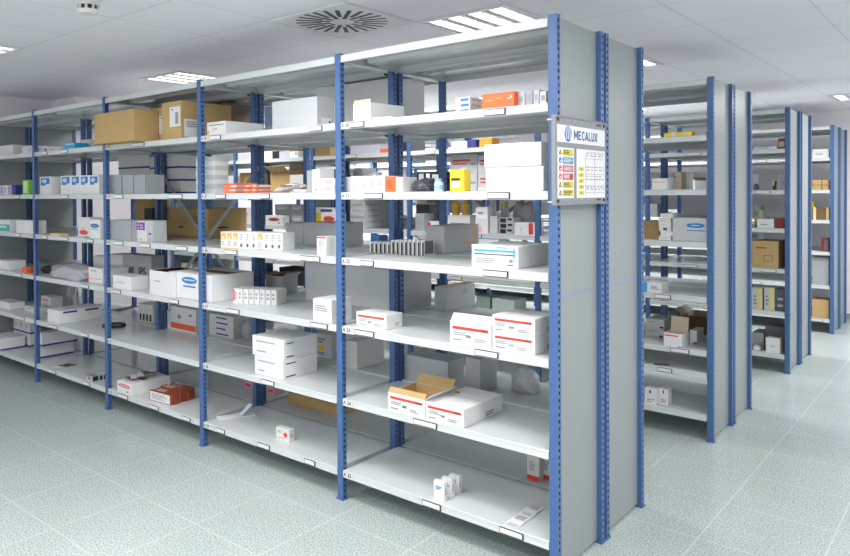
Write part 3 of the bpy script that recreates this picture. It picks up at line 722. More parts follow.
# bottom shelf
for i, (x0, x1, t, b) in enumerate(((433.5,443,479.8,498),(441.5,450.5,476.5,494.3),(449,457.8,473.6,491))):
    s = spec('A', 6, x0, x1, t, base=b, d=.026, rot=0); carton(s, 'medicine_box', '%s of three small white boxes in line, '%('nearest','middle','rearmost')[i]+W1(6), 'medicine box', WHITE, [('lines','F',.2,.55,.8,.75,2,LOGOB),('lines','R',.2,.3,.8,.7,3,PALEINK)], group='three small white boxes', seamed=False)
P0 = atZ(503.6, 524.6, zlev('A', 6)+.001); P1 = atZ(517.5, 529.2, zlev('A', 6)+.001); P2 = atZ(545, 508, zlev('A', 6)+.001)
wv = P1-P0; lv = P2-P1; a = MB(); n3 = Vector((0,0,.0012))
for i in range(4):
    f0, f1 = i/4, (i+1)/4; z0 = Vector((0,0,.004*(i % 2))); z1 = Vector((0,0,.004*((i+1) % 2)))
    A, B = P0-P0+lv*f0, wv+lv*f0; Cc, Dd = wv+lv*f1, lv*f1
    a.hexa([A+z0, B+z0, Cc+z1, Dd+z1, A+z0+n3, B+z0+n3, Cc+z1+n3, Dd+z1+n3], WHITE)
    for k in range(3):
        g0 = f0+.03+.06*k; u = .15
        a.poly([wv*u+lv*g0+n3*3+z0, wv*.85+lv*g0+n3*3+z0, wv*.85+lv*(g0+.025)+n3*3+z0, wv*u+lv*(g0+.025)+n3*3+z0], PALEINK)
o = a.build('leaflet', None, tuple(P0)); tag(o, 'white zigzag-folded printed leaflet lying flat near right post, bottom shelf', 'leaflet')
for i, (x0, x1) in enumerate(((527,538.6),(540.2,552))):
    s = spec('A', 6, x0, x1, 455, base=478.5, d=.05); carton(s, 'medicine_box', '%s of two upright red-based boxes at back, '%('left','right')[i]+W1(6), 'medicine box', OFFW, [('F',0,0,1,.2,RED),('lines','F',.2,.4,.8,.8,4,PALEINK)], seamed=False)

# ===== nearest rack, second bay
W2 = lambda l: where('A', 2, l)
s = spec('A', 1, 208.5, 226, 122.8, off=.04, side=264, maxd=.42)
carton(s, 'carton', 'low white carton with green line on its end, '+W2(1), 'carton', WHITE, [('F',.12,.74,.95,.80,mat('dark_green_print',(.08,.22,.03),.5)),('lines','F',.3,.35,.6,.55,2,PINK),('F',0,.05,.12,.35,AMBER)])
s = spec('A', 1, 273.5, 317.5, 102, off=.05, side=334, maxd=.42)
carton(s, 'carton', 'large plain grey carton with small white sticker on its side, '+W2(1), 'carton', LGREY, stickers=[('paper_label',[('R',.25,.05,.85,.30,LWHITE),('R',.7,.12,.8,.2,BLACKINK,.0012)])])
s = spec('A', 1, 318, 396.5, 87.5, rear=True, off=.05, side=425); carton(s, 'carton', 'very large white carton at back next to posts, '+W2(1), 'carton', WHITE)
s = spec('A', 1, 266, 276.5, 107, rear=True, off=.2, d=.2); carton(s, 'carton', 'white carton with pale blue top at back, '+W2(1), 'carton', WHITE, [('F',0,.45,1,1,mat('pale_blue_print',(.45,.55,.85),.5))])
s = spec('A', 2, 197, 215, 157.5, off=.09, side=228.5)
for i, q in enumerate(split_stack(s, 8, jit=.002)):
    carton(q, 'carton', '%s from bottom of eight flat grey cartons stacked through post A, second shelf'.replace(' through post A', ' beside third post')%ordn(i, 8), 'carton', LGREY if i % 2 else OFFW, [('lines','F',.3,.4,.7,.6,1,PALEINK)], group='stack of flat grey cartons', seamed=False)
k = 0
for x0, x1, n, off in ((225,245,5,.05),(243,259,4,.09)):
    s = spec('A', 2, x0, x1, 183.5 if n == 5 else 185, off=off, d=.1)
    for i, q in enumerate(split_stack(s, n, jit=.006)):
        k += 1; carton(q, 'medicine_box', '%s of the flat orange-edged packets in the %s pile, second shelf, second bay'%(('lowest','second','third','fourth','topmost')[i if i < n-1 else 4], 'left' if n == 5 else 'right'), 'medicine box', OFFW if i % 2 else ORANGE, [('F',0,.15,.3,.85,ORANGE),('F',.6,.2,1,.8,RUST)], group='flat orange-edged packets', seamed=False)
s = spec('A', 2, 268, 308, 182, off=.06, d=.12); base = s
for i in range(14):
    k_ = i//2; q = s.P+s.dv*(s.w*(.5+(.30-.04*k_)*(-1 if i % 2 else 1)+rng.uniform(-.04,.04)))+s.nv*(.06+rng.uniform(-.02,.02)); q.z = s.z+.001+.0075*k_+(.0 if i % 2 else .0001)
    sheetpack('leaflet', ('white and rust leaflet in loose heap left of the upright white box, second shelf'), 'leaflet', q, .10, .07, .006, rng.uniform(-.35, .35), (WHITE, RUST, WHITE, OFFW, LGREY)[i % 5], group='loose leaflet heap', dec=[('T',.1,.2,.5,.8,RED if i % 2 else PALEINK)])
s = spec('A', 2, 313, 320, 169.5, off=.05, d=.12); carton(s, 'medicine_box', 'tall narrow white box, '+W2(2), 'medicine box', WHITE, [('oval','F',.5,.1,.2,.05,PALEINK)], seamed=False)
s = spec('A', 2, 307.6, 312.6, 170.5, off=.06, d=.12); carton(s, 'medicine_box', 'tall narrow grey box left of the white one, '+W2(2), 'medicine box', GREY, seamed=False)
s = spec('A', 2, 320.8, 335, 178.5, off=.04, d=.12)
for i, q in enumerate(split_stack(s, 2)): carton(q, 'medicine_box', '%s white box with pink oval print, '%('lower','upper')[i]+W2(2), 'medicine box', WHITE, [('oval','F',.55,.5,.28,.3,PINK),('F',.02,.1,.12,.9,PINK)], seamed=False)
# third shelf: row of orange fronted boxes
s = spec('A', 3, 220.7, 282.3, 231.5, base=249, d=.13, rot=12)
for i, q in enumerate(split_row(s, 10)):
    am = i in (0, 1, 2, 6)
    carton(q, 'medicine_box', '%s from left of upright white boxes, %s, third shelf, second bay'%(ordn(i, 10), 'orange print' if am else 'grey mark'), 'medicine box', WHITE, ([('F',.1,.55,.9,.95,AMBER),('F',.25,.6,.6,.7,WHITE,.0012),('lines','F',.15,.15,.85,.45,3,PALEINK),('F',0,0,1,.05,AMBER)] if am else [('oval','F',.45,.22,.2,.12,DGREY),('lines','F',.3,.5,.8,.9,3,PALEINK)]), group='upright white boxes in a row', seamed=False)
s = spec('A', 3, 286, 303, 222.5, rear=True, off=.02, d=.25); carton(s, 'carton', 'plain grey carton, left of two at back, '+W2(3), 'carton', LGREY)
s = spec('A', 3, 303.5, 338, 222, rear=True, off=.02, d=.25); carton(s, 'carton', 'plain grey carton, right of two at back, '+W2(3), 'carton', LGREY)
s = spec('A', 3, 316.6, 325.6, 236.3, base=255.3, side=336, maxd=.09)
carton(s, 'medicine_box', 'small white box with red top edge, '+W2(3), 'medicine box', WHITE, [('F',.05,.9,.95,.98,RED),('oval','F',.4,.3,.12,.06,PINK),('lines','F',.2,.5,.8,.8,3,PALEINK),('F',.02,.02,.08,.95,PINK)], seamed=False)
# fourth shelf
s = spec('A', 4, 233, 276.5, 288.5, base=303.4, d=.14, rot=22)
for i, q in enumerate(split_row(s, 8)):
    carton(q, 'medicine_box', '%s from left of white boxes standing in line, %s'%(ordn(i, 8), 'fourth shelf, second bay'), 'medicine box', WHITE if i % 2 == 0 else OFFW, [('F',.05,.2,.35,.95,RED),('lines','F',.45,.3,.9,.8,3,PALEINK)] if i == 0 else [('F',.8,0,.97,1,GREY),('lines','F',.1,.3,.6,.8,2,PALEINK)], group='white boxes standing in line', seamed=False)
s = spec('A', 4, 313, 330.6, 298, base=323, d=.17, rot=0); carton(s, 'carton', 'upright white carton near the post, '+W2(4), 'carton', WHITE, TXT)
s = spec('A', 4, 305, 396.3, 262, rear=True, off=.02, side=431); carton(s, 'carton', 'very large grey-white carton at back next to posts, '+W2(4), 'carton', mat('pale_grey_card',(.60,.61,.62),.5))
s = spec('A', 4, 266, 282, 275, rear=True, off=.12, d=.15); carton_open(s, 'carton', 'grey carton with dark open top at back, '+W2(4), 'carton', LGREY, flaps='LR', inner=DBROWN, lean={'L': 70, 'R': 60, 'Lh': .05, 'Rh': .06})
# fifth shelf
s = spec('A', 5, 254.6, 282, 354.5, base=373.3, side=316); carton(s, 'carton', 'white carton with faint print, lower of two, '+W2(5), 'carton', WHITE, [('lines','F',.12,.7,.8,.8,1,PALEINK),('lines','F',.15,.2,.5,.3,1,INK),('lines','R',.08,.75,.4,.85,1,BLACKINK),('lines','R',.08,.08,.45,.2,1,BLACKINK)])
s2 = spec('A', 5, 250.5, 281.5, 331, z=s.z+s.h+.0006, base=None, off=.0, d=s.d)
s2.c = s.c.copy()-s.dv*.012+Vector((0,.0,0)); s2.c.z = s.z+s.h+.0006; s2.w = s.w*1.06; s2.d = s.d; s2.rot = math.radians(1.5); s2.h = s.h*1.03
carton(s2, 'carton', 'white carton with faint print, upper of two, '+W2(5), 'carton', WHITE, [('lines','F',.12,.7,.8,.8,1,PALEINK),('lines','F',.15,.2,.5,.3,1,INK),('lines','R',.08,.75,.4,.85,1,BLACKINK),('lines','R',.08,.08,.45,.2,1,BLACKINK)])
s = spec('A', 5, 209, 232, 313, rear=True, off=.1, d=.18)
for i, q in enumerate(split_stack(s, 4)): carton(q, 'medicine_box', '%s from bottom of white packs with navy lines at back, fifth shelf, second bay'%ordn(i, 4), 'medicine box', OFFW, [('lines','F',.3,.2,.9,.7,1,NAVY)], group='white packs with navy lines', seamed=False)
s = spec('A', 5, 316, 331, 333, rear=True, off=.1, d=.2); carton(s, 'carton', 'pale carton with yellow print at back, '+W2(5), 'carton', OFFW, [('F',.1,.3,.5,.5,YELLOW),('lines','F',.1,.1,.8,.25,2,LOGOB),('lines','F',.1,.6,.6,.85,2,INK)])
s = spec('A', 5, 345.5, 356, 340, rear=True, base=368, side=383); carton(s, 'carton', 'white carton at back right corner by the posts, '+W2(5), 'carton', OFFW)
s = spec('A', 5, 236, 248, 318, rear=True, off=.15, d=.1); lump(s, 'plastic_bag', 'small clear bag right of navy-lined packs, '+W2(5), 'bag', GREYBAG, 11)
# bottom shelf
P = atZ(218, 420.5, zlev('A', 6)+.001); Q = atZ(256, 415.5, zlev('A', 6)+.001); ang = math.atan2(Q.y-P.y, Q.x-P.x)
c = (P+Q)/2+Vector((-math.sin(ang), math.cos(ang), 0))*.03; ln = (Q-P).length
o = empty('leaflet', tuple(c), ang); tag(o, 'folded white leaflet pad with one half standing up, '+W2(6), 'leaflet')
a = MB(); a.box(-ln/2, -.035, 0, ln/2, .035, .004, OFFW); a.box(-ln/2, -.033, .004, ln/2, .035, .0075, WHITE); a.box(-ln/2+.002, -.0352, .001, ln/2, -.035, .003, BEIGE); a.build('lower_pages', o)
a = MB(); a.bar((.03, 0, .009), (.105, .01, .075), .062, .003, WHITE, side=Vector((-.66, 0, .75))); k = a.build('raised_page', o)
a = MB(); a.bar((-ln/2, 0, .0105), (.03, 0, .0105), .060, .003, WHITE, side=Vector((0, 0, 1))); a.build('upper_page', o)
s = spec('A', 6, 276, 287.3, 426.3, base=438.3, side=292.6); carton(s, 'medicine_box', 'small white box with red dot standing alone, '+W2(6), 'medicine box', OFFW, [('oval','F',.72,.52,.15,.2,RED),('lines','F',.15,.55,.5,.8,2,PALEINK),('lines','F',.2,.15,.7,.3,1,AMBER),('lines','R',.2,.3,.8,.7,2,PALEINK)], seamed=False)
s = spec('A', 6, 288, 337, 392, rear=True, base=402.5, d=.26); carton(s, 'cardboard_box', 'flat brown cardboard box at back, '+W2(6), 'cardboard box', BROWN, [('T',0,.45,1,.55,BEIGE)])
for i, (x, n) in enumerate(((243, 8), (256, 8), (266, 7))):
    s = spec('A', 6, x, x+n, 390+i, rear=True, off=.2, d=.1, h=.06); carton(s, 'medicine_box', '%s from left of three small pinkish packs at back, '%ordn(i, 3)+'bottom shelf, second bay', 'medicine box', (PINK, OFFW, PINK)[i], [('F',.2,.3,.8,.6,RED)], group='small pinkish packs', seamed=False)

# ===== nearest rack, third bay
W3 = lambda l: where('A', 3, l)
LABEL = lambda u0, v0, u1, v1, f='F': [(f,u0,v0,u1,v1,LWHITE),('bars',f,u0+(u1-u0)*.55,v0+(v1-v0)*.12,u0+(u1-u0)*.85,v0+(v1-v0)*.72,7,BLACKINK),('lines',f,u0+(u1-u0)*.15,v0+(v1-v0)*.82,u0+(u1-u0)*.5,v0+(v1-v0)*.92,1,BLACKINK)]
s = spec('A', 1, 96.2, 134, 114.8, off=-.095, d=.212)
carton(s, 'cardboard_box', 'large plain brown cardboard box overhanging the shelf front, '+W3(1), 'cardboard box', BROWN)
s = spec('A', 1, 142, 162.5, 107.5, off=.02, d=.40); carton(s, 'cardboard_box', 'brown cardboard box with white label and red marks, '+W3(1), 'cardboard box', BROWN, [('oval','F',.12,.7,.06,.18,RED),('oval','F',.16,.42,.10,.16,BEIGE),('F',.05,.15,.16,.28,RUST)], stickers=[('shipping_label', LABEL(.34,.22,.86,.74))])
s = spec('A', 1, 163, 181.6, 103.3, off=.02, side=250, maxd=.44)
carton(s, 'cardboard_box', 'tallest brown cardboard box, white label at its right edge, '+W3(1), 'cardboard box', BROWN, stickers=[('shipping_label', LABEL(.42,.32,.98,.85)), ('shipping_label', [('R',.06,.05,.42,.52,LWHITE),('lines','R',.1,.3,.4,.48,3,INK)])])
s = spec('A', 1, 167, 222, 98, rear=True, off=.06, d=.35); carton(s, 'cardboard_box', 'wide brown box in painted shade behind front three, '+W3(1), 'cardboard box', mat('shaded_brown', (.20,.15,.11), .8))  # brown darkened in its colour for the shade at the back
for i, (x0, x1) in enumerate(((110,122.3),(123.6,134),(135,146))):
    s = spec('A', 2, x0, x1, 175, off=.06, d=.16); carton(s, 'carton', '%s from left of three plain grey upright boxes, '%ordn(i,3)+W3(2), 'carton', GREY, [('F',.955,0,1,1,DGREY)], group='plain grey upright boxes', seamed=False)  # dark right edge paints the shaded gap to the next box
for j, (xa, xb) in enumerate(((120,150),(151,181))):
    s = spec('A', 2, xa, xb, 157, rear=True, off=.04, d=.28)
    for i, q in enumerate(split_stack(s, 3)): carton(q, 'carton', '%s white navy-banded carton in %s back stack, second shelf, third bay'%(('lowest','middle','topmost')[i], ('left','right')[j]), 'carton', OFFW, [('F',0,0,1,.14,NAVY),('R',0,0,1,.14,NAVY)], group='white navy-banded cartons at back')
for i, (x0, x1) in enumerate(((107,118.3),(118.8,131.6))):
    s = spec('A', 3, x0, x1, 220, base=239.3 if i == 0 else 240.2, d=.2); carton(s, 'carton', '%s of two dark grey upright cartons, '%('left','right')[i]+W3(3), 'carton', GREY, [('F',.96,0,1,1,DGREY)], seamed=False)  # thin dark strip stands in for the shade between the pair
for i, (x0, x1, t) in enumerate(((132.3,138.4,220.6),(139.2,145.2,220.8))):
    s = spec('A', 3, x0, x1, t, base=240.6+.5*i, d=.12); carton(s, 'medicine_box', '%s of two white boxes with purple top patch, '%('left','right')[i]+W3(3), 'medicine box', OFFW, [('F',.0,.55,.9,.93,PURPLE),('lines','F',.15,.6,.7,.85,2,LILAC),('oval','F',.3,.1,.12,.05,INK)], seamed=False)
s = spec('A', 3, 145.6, 152.6, 220.6, base=241.4, d=.12); carton(s, 'medicine_box', 'grey box right of the purple-patched ones, '+W3(3), 'medicine box', LGREY, [('lines','F',.3,.3,.8,.45,1,BLACKINK),('oval','F',.5,.1,.1,.04,INK)], seamed=False)
s = spec('A', 3, 167, 207, 208, rear=True, off=.03, d=.4); carton(s, 'cardboard_box', 'large brown cardboard box with black print at back, '+W3(3), 'cardboard box', BROWN, [('lines','F',.3,.3,.5,.4,1,BLACKINK),('lines','F',.7,.28,.9,.4,1,BLACKINK),('lines','R',.2,.3,.5,.4,1,BLACKINK)])
s = spec('A', 3, 145, 152, 208, rear=True, off=.03, d=.18); carton(s, 'carton', 'black carton at back behind the purple-patched boxes, third shelf, nearest rack', 'carton', BLACK)
s = spec('A', 3, 135.5, 151, 198, rear=True, off=.25, d=.2); carton(s, 'cardboard_box', 'brown cardboard box behind the black carton at back, third shelf, nearest rack', 'cardboard box', BROWN)
s = spec('A', 4, 113, 130, 274.8, base=287.7, side=147.8); carton(s, 'carton', 'low white carton in front of the grey lettered one, '+W3(4), 'carton', WHITE, [('lines','F',.2,.4,.7,.6,2,LILAC)])
s = spec('A', 4, 123, 150.5, 253.5, rear=False, off=.33, d=.12); gi = carton(s, 'carton', 'grey carton with large black letters IPS, '+where('A',4,4), 'carton', GREY)
put_text('IPS', s.h*.42, BLACKINK, gi, (s.w*.19, -s.d/2-.001, s.h*.40), (math.pi/2, 0, 0), .002)
a = MB()
for i in range(2):
    for j in range(3): decal(a, (s.w, s.d, s.h), ('F',.30+i*.055,.26+j*.10,.345+i*.055,.335+j*.10,BLACKINK))
a.build('emblem', gi)
s = spec('A', 4, 110, 122, 253.8, off=.33, d=.15); carton(s, 'carton', 'off-white upright carton left of grey lettered one, '+where('A',4,4), 'carton', OFFW, seamed=False)
s = spec('A', 4, 149.6, 171.2, 270, base=294.6, d=.26, rot=0); carton_open(s, 'carton', 'white carton with brown flaps folded in, left of blue-oval one, fourth shelf', 'carton', WHITE, flaps='LR', inner=DBROWN, lean={'L': -82, 'R': -84, 'Lh': .05, 'Rh': .05}, dec=[('lines','F',.2,.55,.5,.62,1,PALEINK)])
s = spec('A', 4, 172.6, 206.5, 272.2, base=298.2, d=.40, side=None); carton(s, 'carton', 'large white carton with blue oval emblem, '+W3(4), 'carton', WHITE, [('oval','F',.38,.73,.22,.13,LOGOB),('F',.20,.46,.56,.52,LOGOB),('F',.22,.71,.54,.77,mat('pale_logo_blue',(.45,.65,.85),.5),.0012),('T',0,.35,1,.65,DBROWN)])
P = atZ(97, 330, zlev('A', 5)+.001)
c = atZ(114, 327, zlev('A', 5)+.001)
o = empty('tray', tuple(c), .2); tag(o, 'round black and silver tray by the post, '+W3(5), 'tray')
a = MB(); a.cyl((0,0), .085, 0, .006, FOIL, 30, r1=.095); a.build('dish', o)
a = MB(); n = 30
for i in range(n):
    t0, t1 = 2*math.pi*i/n, 2*math.pi*(i+1)/n
    f = lambda r, z, t: (r*math.cos(t), r*math.sin(t), z)
    a.hexa([f(.080,.006,t0), f(.097,.006,t0), f(.097,.006,t1), f(.080,.006,t1), f(.084,.026,t0), f(.099,.026,t0), f(.099,.026,t1), f(.084,.026,t1)], BLACK)
a.build('rim', o)
for i in range(4):
    c = atZ(117+6*i, 310.5-1.3*i, zlev('A', 5)+.002)
    blister('blister_pack', 'dark foil blister pack lying flat, %s from left, fifth shelf, third bay'%ordn(i, 4), c, .10, .05, .5, 'dark foil blister packs', mt=mat('dark_foil', (.10,.10,.11), .3, .6))
s = spec('A', 5, 138, 152, 303, rear=True, off=.06, d=.15); carton(s, 'carton', 'white carton with black slots at its base, '+W3(5), 'carton', OFFW, [('F',.1+.22*i,.08,.22+.22*i,.45,BLACK) for i in range(4)])
s = spec('A', 5, 170.6, 194.5, 305.5, rear=True, off=.02, d=.2); carton(s, 'carton', 'white carton with orange-red base band at back, '+W3(5), 'carton', WHITE, [('F',0,.08,1,.32,ORANGE),('oval','F',.35,.6,.07,.09,INK),('oval','F',.8,.72,.07,.06,INK)])
s = spec('A', 5, 166.5, 170, 310, rear=True, off=.02, d=.06); carton(s, 'medicine_box', 'narrow white box left of orange-red banded carton, '+W3(5), 'medicine box', WHITE, seamed=False)
s = spec('A', 6, 117.2, 129.6, 380, base=391.3, side=168.3, maxd=.40)
carton(s, 'carton', 'long white carton with red oval, blister packs on top, '+W3(6), 'carton', WHITE, [('oval','F',.5,.68,.40,.17,RED),('oval','F',.5,.68,.30,.09,PINK,.0013),('lines','F',.65,.12,.85,.35,1,INK)])
for i in range(12):
    q = s.P+s.dv*(s.w*(.5+rng.uniform(-.12, .12)))+s.nv*(.07+.055*(i % 4)+rng.uniform(-.01, .01)); q.z = s.z+s.h+.001+.0065*i*.6+.004*(i % 2)
    blister('blister_pack', 'silver blister pack in loose pile on the white red-oval carton, bottom shelf', q, .095, .045, rng.uniform(-.9, .9), 'blister packs on the red-oval carton', tilt=(0, rng.uniform(.02, .10)), mt=(FOIL, MATS['dark_foil'], mat('pinkish_foil', (.62, .52, .52), .35, .3))[i % 3])
P = atZ(149.5, 399.5, zlev('A', 6)+.001); Q = atZ(168.5, 405, zlev('A', 6)+.001)
s = spec('A', 6, 149.5, 168.5, 389.5, base=399.7, d=.16, rot=0)
sR = spec('A', 6, 149.5, 168.5, 389.5, base=399.7, side=193.5, rot=4)
n = 9; step = sR.d/n
for i in range(n):
    q = Spec(); q.__dict__.update(sR.__dict__); q.d = step-.0015; q.h = sR.h*rng.uniform(.9, 1.12); q.rot = sR.rot
    q.c = sR.P+sR.dv*(sR.w/2+rng.uniform(-.008, .012))+sR.nv*((i+.5)*step); q.c.z = sR.z
    carton(q, 'medicine_box', '%s from front of rust-edged packets standing in a bundle, bottom shelf, third bay'%ordn(i, n), 'medicine box', RUST, [('F',.03,.06,.97,.94,LWHITE),('lines','F',.1,.2,.9,.8,5,PALEINK),('R',.2,0,.32,1,ORANGE)] if i == 0 else [('R',.2,.1,.6,.9,ORANGE) if i % 3 == 0 else ('T',.1,.1,.5,.9,BEIGE)], group='bundle of rust-edged packets', seamed=False)

# ===== nearest rack, fourth bay
W4 = lambda l: where('A', 4, l)
for i, (x0, x1) in enumerate(((39,48),(48.4,54),(54.4,60))):
    s = spec('A', 1, x0, x1, 147.3, off=.05, d=.12); carton(s, 'medicine_box', '%s from left of lilac-printed white boxes, '%ordn(i,3)+W4(1), 'medicine box', OFFW, [('F',.1,.3,.6,.9,LILAC),('F',.7,.2,.95,.6,PURPLE if i < 2 else LILAC)], group='lilac-printed white boxes', seamed=False)
s = spec('A', 1, 66, 75.5, 143.8, off=.05, d=.12); carton(s, 'medicine_box', 'bright blue box, '+W4(1), 'medicine box', CYAN, [('F',.1,.75,.9,.9,LWHITE)], seamed=False)
s = spec('A', 1, 83, 91, 140, off=.2, d=.12); carton(s, 'medicine_box', 'small grey-white box near the rear posts, '+W4(1), 'medicine box', OFFW, [('lines','F',.2,.4,.8,.7,2,INK)], seamed=False)
LOGOD = [('F',.12,.50,.88,.93,LOGOB),('oval','F',.42,.75,.22,.12,mat('pale_logo_blue',(.45,.65,.85),.5),.0012),('F',.55,.45,.95,.58,WHITE,.0012)]
s = spec('A', 2, 41, 51.3, 177, off=.04, side=62.5); carton(s, 'medicine_box', 'white box with blue emblem, alone at left post, '+W4(2), 'medicine box', WHITE, LOGOD, seamed=False)
for i, (x0, x1) in enumerate(((62,71),(71.5,80.2),(80.7,89),(89.5,99))):
    s = spec('A', 2, x0, x1, 176-.2*i, off=.04, d=.11); carton(s, 'medicine_box', '%s from left of four white boxes with blue emblem, '%ordn(i,4)+W4(2), 'medicine box', WHITE, LOGOD, group='white blue-emblem boxes', seamed=False)
s = spec('A', 3, 16, 33.5, 220, base=234.3, side=46.5); carton(s, 'carton', 'white carton seen either side of the fourth post, third shelf, nearest rack', 'carton', WHITE)
s = spec('A', 3, 50, 59, 233.7, base=236.6, d=.08, h=.018); carton(s, 'medicine_box', 'thin pale yellow packet lying flat, '+W4(3), 'medicine box', mat('pale_yellow',(.80,.62,.22),.5), seamed=False)
for i in range(4):
    c = atZ(68+3.5*i, 237.6, zlev('A', 3)+.002+.0035*i); c.y = rack_y('A', 0, .06); sheetpack('leaflet', 'white and grey leaflet in loose pile by red-labelled box, third shelf, fourth bay', 'leaflet', c, .12, .07, .003, rng.uniform(-.5,.5), (WHITE, GREY, WHITE, OFFW)[i], 'leaflets by red-labelled box', dec=[('T',.1,.1,.5,.4,INK)])
s = spec('A', 3, 78, 89, 217.3, base=236.8, d=.12, rot=0); carton(s, 'medicine_box', 'white box with red emblem at its foot, '+W4(3), 'medicine box', OFFW, [('oval','F',.5,.25,.38,.12,RED),('lines','F',.2,.4,.8,.5,1,PINK)], seamed=False)
s = spec('A', 3, 89.8, 99.6, 219.5, base=239.4, d=.12, rot=0); carton(s, 'medicine_box', 'white box with dark blue oval emblem, '+W4(3), 'medicine box', WHITE, [('oval','F',.5,.68,.42,.11,NAVY),('F',.2,.48,.85,.52,INK),('oval','F',.5,.68,.30,.05,CYAN,.0013)], seamed=False)
s = spec('A', 4, 41, 80, 261, base=277, d=.22); lump(s, 'plastic_bag', 'large crumpled grey plastic bag, '+W4(4), 'bag', GREYBAG, 2, .45)
s = spec('A', 4, 38, 50, 264.5, base=272.5, d=.08); lump(s, 'plastic_bag', 'small black plastic bag left of the grey one, '+W4(4), 'bag', BLACK, 6, .5)
s = spec('A', 4, 81, 101.5, 266, base=281, side=128, maxd=.36)
carton(s, 'carton', 'white carton with orange-red line beside the third post, '+W4(4), 'carton', WHITE, [('F',.06,.27,.92,.31,ORANGE),('F',0,0,.03,1,ORANGE),('lines','F',.2,.75,.6,.85,1,INK)])
s = spec('A', 4, 94, 104.5, 255.5, off=.32, d=.14); carton(s, 'carton', 'white upright carton behind orange-lined carton, '+W4(4), 'carton', WHITE, seamed=False)
s = spec('A', 5, 47.3, 57.6, 308.5, base=321.3, side=101, maxd=.46)
for i, q in enumerate(split_depth(s, 2)): carton(q, 'carton', '%s of two white cartons with navy side label, '%('front','rear')[i]+W4(5), 'carton', WHITE, [('R',.18,.76,.82,.90,NAVY)])
s = spec('A', 5, 41, 49.6, 295.5, rear=False, off=.34, d=.12); carton(s, 'carton', 'white carton with red print, rear left, '+W4(5), 'carton', OFFW, [('lines','F',.15,.6,.8,.85,2,RED),('lines','F',.2,.2,.8,.45,3,PALEINK)])
s = spec('A', 5, 24, 34.5, 305.5, off=.16, side=46, maxd=.2)
carton(s, 'carton', 'off-white carton with red edge at fourth post, '+where('A',5,5), 'carton', OFFW, [('F',.02,.05,.08,.95,PINK),('lines','F',.2,.5,.8,.8,3,PALEINK)])
for i in range(3):
    s = spec('A', 5, 63.5+7*i, 69.5+7*i, 287, off=.02, rear=True, d=.05); bottle(s, 'bottle', '%s from left of three clear bottles at back, fifth shelf, fourth bay'%ordn(i,3), mat('clear_plastic',(.60,.62,.63),.12), LWHITE, group='clear bottles at back')
BL = [('lines','F',.1,.2,.9,.8,1,PALEINK)]
for i in range(3):
    c = atZ(58+6*i, 367-1.2*i, zlev('A', 6)+.002); blister('blister_pack', '%s from left of dark blister packs by fourth post, bottom shelf, fourth bay'%ordn(i,3), c, .11, .05, .35, 'dark blister packs by fourth post', mt=(FOIL, MATS['dark_foil'], MATS['dark_foil'])[i])
for i in range(4):
    x = 86.5+4.2*i; s = spec('A', 6, x, x+3.6, 374.5-.6*i, base=380.3-.8*i, d=.06, rot=0); carton(s, 'medicine_box', '%s from left of small silver and black packs, bottom shelf, fourth bay'%ordn(i,4), 'medicine box', (FOIL, LGREY, LGREY, LGREY)[i], [('R',.1,.1,.9,.9,BLACK),('F',.3,.3,.7,.7,INK)], group='small silver and black packs', seamed=False)

# ===== nearest rack, leftmost bay
W5 = lambda l: where('A', 5, l)
s = spec('A', 1, -6, 13.5, 147, off=.08, d=.2); carton(s, 'carton', 'white carton cut by the left edge, '+W5(1), 'carton', WHITE)
s = spec('A', 1, 23, 36, 147, off=.06, d=.12); carton(s, 'medicine_box', 'white box with pink edge at fourth post, '+W5(1), 'medicine box', WHITE, [('F',.0,.0,.1,1,PINK),('F',.5,.2,.9,.8,LILAC)], seamed=False)
s = spec('A', 2, -2, 15.5, 185.5, off=.05, d=.12)
for i, q in enumerate(split_row(s, 5)): carton(q, 'medicine_box', '%s from left of lilac packs at the left edge, second shelf'%ordn(i,5), 'medicine box', (WHITE, LILAC, WHITE, LGREY, NAVY)[i], [('lines','F',.2,.2,.8,.8,3,PURPLE)], group='lilac packs at left edge', seamed=False)
s = spec('A', 2, 24, 29, 180.3, off=.05, side=34); carton(s, 'medicine_box', 'bright green box beside the fourth post, '+W5(2), 'medicine box', GREEN, [('F',.15,.1,.75,.9,mat('pale_green',(.55,.80,.40),.5))], seamed=False)
s = spec('A', 3, -5, 9.2, 219.5, base=233.5, d=.15); carton(s, 'carton', 'white and teal carton at the left edge, '+W5(3), 'carton', WHITE, [('F',0,.05,1,.62,TEAL),('F',.2,.35,.8,.5,LWHITE,.0012)])
s = spec('A', 4, -3, 8, 259.5, base=268.5, side=25); carton(s, 'carton', 'low white carton at left edge, '+W5(4), 'carton', WHITE)
for i in range(3):
    s = spec('A', 4, 21.5+3.4*i, 25.5+3.4*i, 267.5, base=273-.3*i, d=.05, rot=15*i); carton(s, 'medicine_box', '%s from left of small orange packs, '%ordn(i,3)+W5(4), 'medicine box', ORANGE, [('T',.2,.2,.8,.8,LWHITE)], group='small orange packs', seamed=False)
s = spec('A', 5, -4, 8, 300, base=306.5, d=.15); carton(s, 'carton', 'low white carton at left edge, '+W5(5), 'carton', WHITE)
NB = [('F',0,0,1,.13,NAVY),('R',0,0,1,.13,NAVY)]
s = spec('A', 6, 1.5, 33, 339.5, base=353.8, d=.3, rot=0); 
s.w = .30; s.c = s.P+s.dv*(s.w/2)+s.nv*(s.d/2); s.c.z = s.z
s.c.x = -7.80+.17; s.w = .34; s.d = .24; s.P.y = s.c.y-.15; s.c.y = s.P.y+.12
fr = s; carton(s, 'carton', 'white navy-banded carton lying in front, '+W5(6), 'carton', WHITE, NB+[('lines','F',.7,.55,.9,.7,1,INK)])
